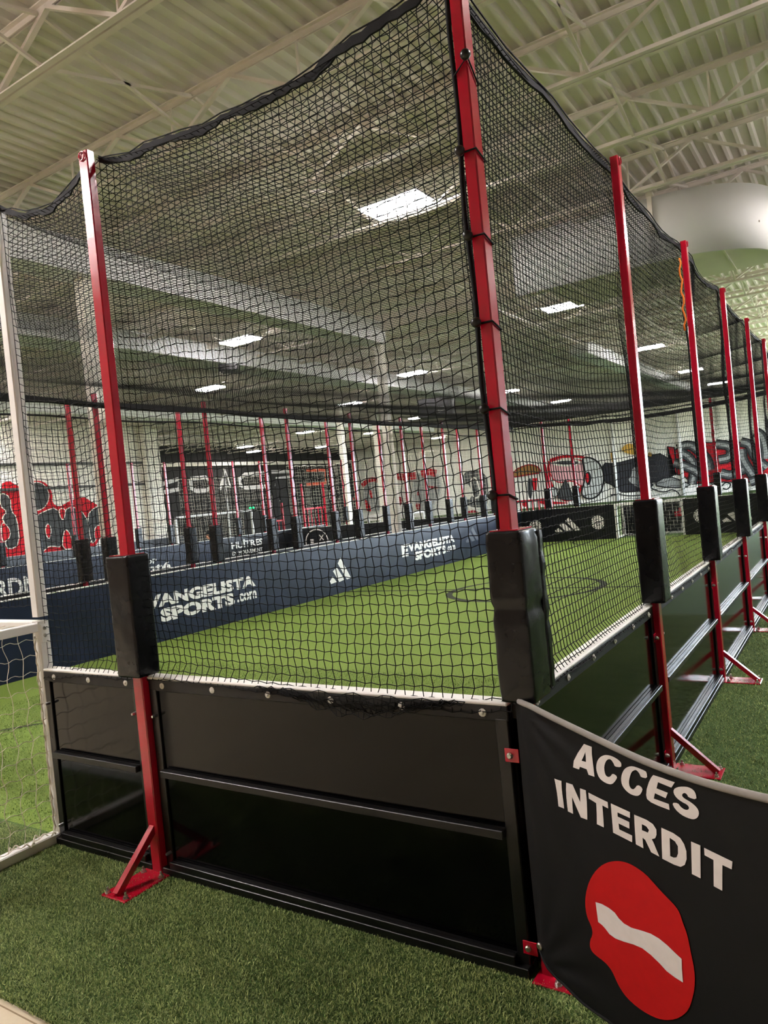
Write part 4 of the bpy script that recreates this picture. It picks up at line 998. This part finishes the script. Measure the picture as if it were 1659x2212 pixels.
# ---------------------------------------------------------------- white goals and the white net post
wp = thing('net_post', 'tall white square net post rising above the near goal at the left edge', 'post', (-3.5, .0, 0), 0)
obj('pole', MB().prism(tube_profile(.078, -.03, .048, .008), 1.56, H), M['whitep'], wp)
def goal(name, lab, x0, x1, y, depth, sg, h=1.53, side_r=.0028, cell=.115):
    """sg: -1 the cage lies on the -y side of the mouth"""
    t = thing(name, lab, 'goal', ((x0 + x1) / 2, y, 0))
    cx = (x0 + x1) / 2; a = (x1 - x0) / 2; s = .04
    for e in (-1, 1):
        obj('goal_post', MB().prism([(e * a + dx, dy) for dx, dy in ((-s, -.032), (-.032, -s), (.032, -s), (s, -.032), (s, .032), (.032, s), (-.032, s), (-s, .032))], 0, h), M['whitep'], t)
        obj('side_bar', MB().box(e * a - .03, e * a + .03, min(0, sg * depth), max(0, sg * depth), h - .07, h - .01, .006), M['whitep'], t)
        obj('base_bar', MB().box(e * a - .04, e * a + .04, min(sg * .04, sg * depth), max(sg * .04, sg * depth), 0.0, .07, .008), M['whitep'], t)
        obj('rear_post', MB().box(e * a - .03, e * a + .03, sg * depth - .03, sg * depth + .03, 0.0, h - .02, .006), M['whitep'], t)
    obj('crossbar', MB().box(-a, a, -s, s, h - .08, h, .008), M['whitep'], t)
    obj('rear_bar', MB().box(-a, a, sg * depth - .03, sg * depth + .03, h - .07, h - .01, .006).box(-a, a, sg * depth - .04, sg * depth + .04, 0, .07, .008), M['whitep'], t)
    arr = []
    for e in (-1, 1):
        nu = int(depth / cell) + 1; nv = int(h / cell)
        u = np.linspace(.03, depth - .02, nu * 4)[:, None]; v = np.linspace(.06, h - .05, nv * 4)[None, :]
        X = e * (a + .005) + .03 * e * np.sin(u / depth * 3.1) * np.sin(v / h * 3.1) + .006 * np.sin(v * 31 + u * 17)
        Y = sg * (u + .012 * np.sin(v * 23)) ; Z = v - .05 * np.sin(u / cell * math.pi) ** 2 * .35 + .0 * u
        g_ = np.stack([X, Y + 0 * X, Z + 0 * X], -1)
        arr += [g_[1::4], g_.transpose(1, 0, 2)[1::4]]
    nu = int(2 * a / cell) + 1; nv = int(h / cell)
    u = np.linspace(-a + .02, a - .02, nu)[:, None]; v = np.linspace(.06, h - .05, nv)[None, :]
    g_ = np.stack([u + 0 * v, sg * (depth + .05 * np.sin((u + a) / (2 * a) * math.pi) * np.sin(v / h * 3.1)), v + 0 * u], -1)
    arr += [g_, g_.transpose(1, 0, 2)]
    v2 = np.linspace(.03, depth, int(depth / cell) + 1)[None, :]
    g_ = np.stack([u + 0 * v2, sg * v2 + 0 * u, h - .03 - .05 * np.sin((u + a) / (2 * a) * math.pi) * np.sin(v2 / depth * 3.1)], -1)
    arr += [g_, g_.transpose(1, 0, 2)]
    V, Q = strands(arr, side_r)
    obj('goal_netting', raw_mesh('goal_netting', V, quads=Q), M['twine'], t)
    lace = []
    for e in (-1, 1):
        z = np.linspace(.08, h - .1, 60)
        lace.append([(e * (a + .0) - .0 + .006 * math.sin(q * 60), sg * (.045 + .014 * abs(math.sin(q * 31))), q) for q in z])
    lm = MB()
    for l in lace: lm.tube(l, .006, 5)
    for e in (-1, 1):
        lm.tube([(e * a + .05 * math.cos(q * 1.1), sg * (.08 + .03 * q), .075 + .012 * math.sin(q * 5)) for q in np.linspace(0, 10, 60) if .08 + .03 * q < depth], .005, 5)
    obj('net_lacing', lm, M['twine'], t, kind='stuff')
    for e in (-1, 1):
        obj('corner_gusset', MB().prism([(-.05, h - .02), (.05, h - .02), (.05, h - .16), (.01, h - .16)], e * a - .043, e * a - .04 if e > 0 else e * a - .037, 'x') if False else MB().box(e * a - .045, e * a + .045, -.03, .03, h - .15, h - .02, .004), M['whitep'], t)
        for z in (.05, .1): obj('goal_bolt', MB().lathe([(.014, 0), (.014, .007), (.008, .012)], 8, (e * a + .0415, 0.0, h - z), 'x'), M['steel'], t)
    return t
near_goal = goal('goal', 'near white goal with cream cage net at the left edge of the picture', -5.75, -3.5, .004, 1.0, -1)
far_goal = goal('goal', 'white goal between the far black end boards', -5.79, -3.62, L + .02, .9, 1, 1.2, .0035)
end_goal = goal('goal', 'small white goal of the second pitch, left of the pale middle column', -16.3, -14.1, L + .3, .9, 1, 1.5, .005)
obj('goal_wheel_roll', MB().lathe([(.13, -.5), (.15, -.4), (.15, .4), (.13, .5)], 10, (1.9, .3, 1.55), 'x'), M['dgrey'], end_goal) if False else None
fg = thing('back_panel', 'dark panel with red marks behind the far goal', 'panel', (-4.7, L + 1.4, 0))
obj('panel_board', MB().box(-1.3, 1.3, 0, .06, 0, 1.1, .01), M['blackprint'], fg)
obj('panel_mark', MB().box(-.75, -.45, -.008, -.002, .62, .78).box(.55, .9, -.008, -.002, .55, .72).box(.7, .9, -.008, -.002, .72, .84), M['red'], fg)

# ---------------------------------------------------------------- far left: big goal, white drop nets, gates, painted letters, person
bg = thing('large_goal', 'large white goal far off before the dark alcove wall', 'goal', (-30, 27.6, 0), R(90))
for e in (-3.0, 3.0): obj('goal_post', MB().box(e - .06, e + .06, -.06, .06, 0, 2.3, .01), M['whitep'], bg)
obj('crossbar', MB().box(-3.06, 3.06, -.06, .06, 2.18, 2.3, .01), M['whitep'], bg)
def drop(name, lab, a, b, z0, z1, cell=.18, r=.008): return vert_net(name, lab, a, b, z0, z1, r, cell, 'twine', .12)
dg = plain_net(lambda u, v: np.stack([-3 + 6 * u + 0 * v, .9 * v * 0 + .7 + .1 * np.sin(u * 9) * np.sin(3.1 * v) + 0 * u, .05 + 2.15 * v + 0 * u], -1), 38, 14, .011, 30, 8)
obj('goal_netting', dg, M['twine'], bg)
drop('drop_net', 'white drop net hanging over the large far goal', (-30.6, 23.6), (-30.6, 32.0), 2.25, 4.3) if False else None
drop('drop_net', 'white drop net hanging over the large far goal', (-30.6, 25.6, 0), (-30.6, 33.2, 0), 2.2, 4.35)
drop('drop_net', 'white drop net before the painted far wall, behind the pale middle column', (-31, 40, 0), (-18.5, 40, 0), .02, 5.0, .22, .009)
drop('drop_net', 'white drop net beside the orange wall painting, right of the barred gate', (-30, 34.3, 0), (-30, 39.7, 0), .02, 4.9, .22, .008)
npst = thing('net_mast', 'thin white mast before the dark alcove, holding the drop net', 'mast', (-30.5, 29.1, 0))
obj('mast', MB().tube([(0, 0, 0), (0, 0, 4.9)], .07, 8), M['whitep'], npst, smooth=True)
obj('mast_foot', MB().box(-.2, .2, -.2, .2, 0, .02, .005), M['whitep'], npst)
def gate(lab, loc, rz, w, h, bars, zb=.1):
    t = thing('barred_gate', lab, 'gate', loc, rz)
    for x in (-w / 2, w / 2): obj('gate_post', MB().box(x - .05, x + .05, -.05, .05, 0, h, .008), M['red'], t)
    obj('gate_rail', MB().box(-w / 2, w / 2, -.04, .04, h * .58, h * .58 + .1, .008), M['red'], t)
    obj('gate_rail', MB().box(-w / 2, w / 2, -.04, .04, zb, zb + .08, .008), M['red'], t)
    for k in range(bars):
        x = -w / 2 + w * (k + 1) / (bars + 1)
        obj('gate_bar', MB().box(x - .025, x + .025, -.025, .025, zb + .08, h * .58, .005), M['red'], t)
    return t
gate('tall red barred gate under the orange wall painting', (-24.0, 29.2, 0), R(90), 1.9, 3.4, 5)
gate('low dark red barred gate left of the tall black door panel', (-26.5, 28.6, 0), R(90), 1.6, 2.5, 3)
gate('red barred gate behind the far end boards, right of the corner post', (-10.25, 26.5, 0), 0, 1.6, 2.45, 5)
door = obj('door_1', MB().prism([(49.1, 0.0), (51.9, 0.0), (51.9, 4.3), (51.2, 5.0), (49.1, 5.0)], -43.99, -43.93, 'x'), M['dgrey'], kind='structure')
obj('door_panel', MB().box(-43.93, -43.9, 49.2, 51.8, .1, 2.5, .01), M['dgrey'], door)
for y_ in (49.5, 51.5): obj('door_rivet', MB().box(-43.93, -43.91, y_ - .04, y_ + .04, 2.9, 2.98), M['steelp'], door)
DW = on_x(-43.97)
outl = mat('white_outline_paint', (205, 204, 200), .7)
P = [stroke(chaikin([(38.87, 5.3), (41.05, 5.4), (41.0, 4.3), (38.85, 4.28), (38.87, 5.3)], 1, False), .34), stroke([(42.0, 4.3), (42.9, 5.9), (43.3, 4.45), (42.4, 4.8)], .3),
     stroke([(48.1, 5.6), (45.2, 5.5), (44.5, 5.1), (44.5, 4.6), (45.2, 4.3), (47.9, 4.37)], .34), stroke([(48.75, 5.65), (51.9, 5.66)], .32), stroke([(49.17, 4.3), (49.3, 5.0), (51.9, 5.1)], .32), stroke([(35.5, 4.9), (37.6, 5.32), (37.5, 4.5), (35.6, 4.3)], .32)]
flat('wall_painting', P, DW, outl, wd)
flat('wall_painting', [stroke([(53.7, 4.3), (56.8, 4.33)], .3), stroke([(53.9, 5.7), (56.9, 5.64), (56.8, 4.3)], .3)], DW, mat('orange_wall_paint', (236, 84, 34), .7), wd)
obj('wall_beam', MB().box(-43.99, -43.7, 25.3, YF_, 6.3, 6.6), M['wallc'], wd)
gl = thing('green_lamp', 'small green indicator lamp glowing over the large far goal', 'lamp', (-30.4, 31.1, 2.35))
obj('lamp_body', MB().box(-.05, .05, -.22, .22, -.08, .0, .01), M['dgrey'], gl)
for y_ in (-.13, .13): obj('lamp_lens', MB().lathe([(.08, 0), (.07, .08), (.03, .12)], 8, (0, y_, 0)), M['green'], gl, smooth=True)
# unit heater and speaker under the roof
uh = thing('unit_heater', 'dark grey louvred unit heater hanging left of the corner post', 'heater', (-14.2, 26.2, 5.95), R(20))
obj('heater_body', MB().box(-.75, .75, -.45, .45, -.42, .42, .03), M['dgrey'], uh)
for k in range(6): obj('louvre', MB().bar((-.79, -.38, -.33 + .13 * k), (-.79, .38, -.33 + .13 * k), .06, .02), M['black_metal'], uh)
obj('rating_plate', MB().box(.1, .4, -.456, -.449, -.25, .0), M['duct'], uh)
for sx in (-.6, .6): obj('hanger', MB().tube([(sx, 0, .4), (sx, 0, 2.06)], .012, 5), M['steel'], uh)
spk = thing('ceiling_speaker', 'small black square panel hanging under the ceiling right of the left post', 'speaker', (-15.0, 14.2, 6.6), R(35))
obj('speaker_box', MB().box(-.3, .3, -.3, .3, 0, .22, .02), M['black_metal'], spk)
obj('hanger', MB().tube([(0, 0, .2), (0, 0, .9)], .01, 5), M['steel'], spk)
gr = thing('air_grille', 'white framed air grille on the duct above the unit heater', 'grille', (-15.27, 30.2, 7.22), R(90))
obj('grille_frame', MB().box(-.5, .5, -.04, 0, -.24, -.19).box(-.5, .5, -.04, 0, .19, .24).box(-.5, -.44, -.04, 0, -.19, .19).box(.44, .5, -.04, 0, -.19, .19), M['duct'], gr)
for k in range(7): obj('grille_slat', MB().bar((-.44, -.015, -.165 + .055 * k), (.44, -.015, -.165 + .055 * k), .02, .012), M['grey'], gr)

# person standing behind the second pitch
def person(loc, rz):
    t = thing('person', 'person in a black shirt leaning forward behind the far dark boards', 'person', loc, rz)
    def skin(name, V, E, Rr, m, lv=2):
        me = bpy.data.meshes.new(name); me.from_pydata(V, E, [])
        o = bpy.data.objects.new(name, me); COL.objects.link(o)
        md = o.modifiers.new('s', 'SKIN'); me.skin_vertices[0].data[0].use_root = True
        for i, r in enumerate(Rr): me.skin_vertices[0].data[i].radius = (r, r)
        o.modifiers.new('u', 'SUBSURF').levels = lv
        bpy.context.view_layer.update()
        e = bpy.data.meshes.new_from_object(o.evaluated_get(bpy.context.evaluated_depsgraph_get()))
        bpy.data.objects.remove(o); bpy.data.meshes.remove(me)
        e.materials.clear()
        return obj(name, e, m, t, smooth=True)
    V = [(0, 0, .96), (0, .02, 1.15), (0, -.02, 1.36), (0, -.06, 1.47), (0, -.1, 1.56), (0, -.12, 1.68), (0, -.12, 1.76)]; Rr = [.14, .13, .15, .07, .055, .085, .06]
    E = [(i, i + 1) for i in range(6)]
    for s in (-1, 1):
        b = len(V); V += [(s * .17, -.03, 1.4), (s * .25, -.06, 1.16), (s * .2, -.3, 1.08), (s * .18, -.38, 1.08)]; Rr += [.065, .048, .036, .03]
        E += [(2, b), (b, b + 1), (b + 1, b + 2), (b + 2, b + 3)]
        for k, l in enumerate((.075, .085, .08, .065)):
            c = len(V); x = s * (.18 + (k - 1.5) * .02)
            V += [(x, -.38 - l * .6, 1.075), (x, -.38 - l, 1.045)]; Rr += [.0095, .008]; E += [(b + 3, c), (c, c + 1)]
        c = len(V); V += [(s * .135, -.39, 1.085), (s * .125, -.43, 1.075)]; Rr += [.011, .009]; E += [(b + 3, c), (c, c + 1)]
        b = len(V); V += [(s * .1, 0, .86), (s * .12, -.02, .5), (s * .12, .02, .1), (s * .12, -.12, .045)]; Rr += [.095, .062, .042, .04]
        E += [(0, b), (b, b + 1), (b + 1, b + 2), (b + 2, b + 3)]
    skin('body', V, E, Rr, M['skin'])
    V = [(0, 0, .92), (0, .02, 1.15), (0, -.02, 1.38), (0, -.05, 1.455)]; Rr = [.15, .145, .165, .085]; E = [(0, 1), (1, 2), (2, 3)]
    for s in (-1, 1):
        b = len(V); V += [(s * .175, -.03, 1.41), (s * .225, -.05, 1.26)]; Rr += [.08, .065]; E += [(2, b), (b, b + 1)]
    skin('shirt', V, E, Rr, M['shirt'])
    V = [(0, 0, .98)]; Rr = [.155]; E = []
    for s in (-1, 1):
        b = len(V); V += [(s * .1, 0, .86), (s * .12, -.02, .5), (s * .12, .02, .1)]; Rr += [.11, .08, .06]; E += [(0, b), (b, b + 1), (b + 1, b + 2)]
    skin('trousers', V, E, Rr, M['trouser'])
    hm = MB().lathe([(.02, .115), (.07, .1), (.1, .05), (.105, 0), (.095, -.03)], 12, (0, -.105, 1.71)); obj('hair', hm, M['hair'], t, smooth=True)
    f = MB()
    for s in (-1, 1):
        f.lathe([(.004, -.012), (.012, 0), (.004, .012)], 8, (s * .035, -.2, 1.70), 'y')
        obj('ear', MB().lathe([(.008, -.012), (.03, 0), (.008, .012)], 8, (s * .092, -.12, 1.68), 'x'), M['skin'], t, smooth=True)
        obj('shoe', MB().box(s * .12 - .05, s * .12 + .05, -.19, .08, 0, .08, .025), M['shirt'], t, smooth=True)
    obj('eyes', f, M['hair'], t)
    obj('nose', MB().add([(-.015, -.198, 1.665), (.015, -.198, 1.665), (0, -.228, 1.668), (0, -.203, 1.715)], [(0, 1, 2), (0, 2, 3), (1, 3, 2), (0, 3, 1)]), M['skin'], t)
    obj('mouth', MB().box(-.025, .025, -.205, -.196, 1.628, 1.638), mat('lips', (150, 80, 76), .5), t)
    return t
person((-24.6, 21.95, 0), R(60))

# ---------------------------------------------------------------- wall paintings (flat paint on the walls)
MU = json.loads(MURAL)
pm = {k: mat('paint_' + k, c, .7, spec=.25, var=.1, scale=1.5) for k, c in dict(red=(196, 22, 36), grey=(70, 72, 72), cream=(236, 230, 214), black=(24, 24, 26), mid=(150, 150, 146), light=(196, 196, 190), gold=(206, 160, 72), brown=(150, 108, 56), pink=(226, 170, 172), char=(48, 48, 52), dkred=(150, 20, 34)).items()}
def paint(parent, surf, layers):
    names = list(pm)
    mb = MB()
    for i, (p, col) in enumerate(layers): mb.poly([surf(a, z, i) for a, z in p], names.index(col))
    return obj('wall_painting', mb.mesh('wall_painting'), [pm[k] for k in names], parent)
def grow(p, d):
    c = np.mean(p, axis=0); return [(a + (a - c[0]) / max(1e-6, math.hypot(a - c[0], b - c[1])) * d, b + (b - c[1]) / max(1e-6, math.hypot(a - c[0], b - c[1])) * d) for a, b in p]
ly = []
def lay(p, col, out=None, ow=.1, k=1):
    p = chaikin([tuple(q) for q in p], k)
    if out: ly.append((stroke(p + [p[0]], ow), out))
    ly.append((p, col))
    if out: ly.append((stroke(p + [p[0]], ow * .6), out))
ML = MU['L']
lay(ML['red'], 'red'); lay(ML['cream'], 'cream'); lay(ML['head'], 'grey', 'cream', .06, 2)
for k in ('b2', 'b1', 'b3'): lay(ML[k], 'grey', 'cream', .06)
for k in ('o1', 'o2', 'o3', 'o4', 'tri'): lay(ML[k], 'red', 'cream', .06)
paint(wl, lambda a, z, i: (-31.97 + .006 * i, a, z), ly)
ly = []
MR = MU['R']
for k in ('redbig', ): lay(MR[k], 'red', 'black', .12, 0)
lay(MR['body'], 'char', 'black', .12); lay(MR['curl'], 'mid', 'char', .2); lay(MR['redbar'], 'red', 'black', .14, 0)
lay(MR['fish'], 'mid', 'black', .12)
for k in range(9):
    t = chaikin([tuple(q) for q in MR['t%d' % k]], 2, False)
    ly += [(stroke(t, .78), 'black'), (stroke(t, .56), 'grey'), (stroke(t, .26), 'mid')]
for k in ('gold', 'wh1', 'wh2'): lay(MR[k], 'gold')
for k in ('sq1', 'sq2', 'sq3'): ly.append((stroke(chaikin([tuple(q) for q in MR[k]], 2, False), .1), 'black'))
lay(MR['rim'], 'cream', 'red', .3); lay(MR['cup'], 'pink', 'red', .12); lay(MR['mouth'], 'grey', 'cream', .2)
lay(MR['ring'], 'light', 'black', .18, 2); lay(MR['oval'], 'black', None, 0, 2); lay(MR['ovalr'], 'red', None, 0, 2)
lay(MR['cone'], 'grey', 'black', .08, 0); lay(MR['rock'], 'brown', 'dkred', .14); lay(MR['rb1'], 'red'); lay(MR['rb2'], 'red'); lay(MR['gb'], 'grey'); lay(MR['rsq'], 'red', None, 0, 0); lay(MR['bl'], 'light', 'black', .1)
lay(MR['gl'], 'mid', 'light', .2); lay(MR['dk'], 'grey', 'cream', .2); lay(MR['dkin'], 'grey', 'cream', .18)
for k in ('r4', 'r5', 'r6', 'r7', 'r8', 'r3'): lay(MR[k], 'dkred')
for k in ('r1', 'r2'): ly.append((stroke([tuple(q) for q in MR[k]], .7), 'red'))
lay(MR['p3'], 'mid'); ly.append((stroke(chaikin([tuple(q) for q in MR['p2']], 2, False), .5), 'red'))
for k in ('p1', 'p4', 'p5'): lay(MR[k], 'red')
paint(wb, lambda a, z, i: (a, 61.96 - .006 * i, z), ly)
for xw in (-10.885, -16.3): obj('wall_pipe', MB().tube([(xw, 61.7, 0), (xw, 61.7, 7)], .14, 8), M['whitep'], wb, smooth=True)
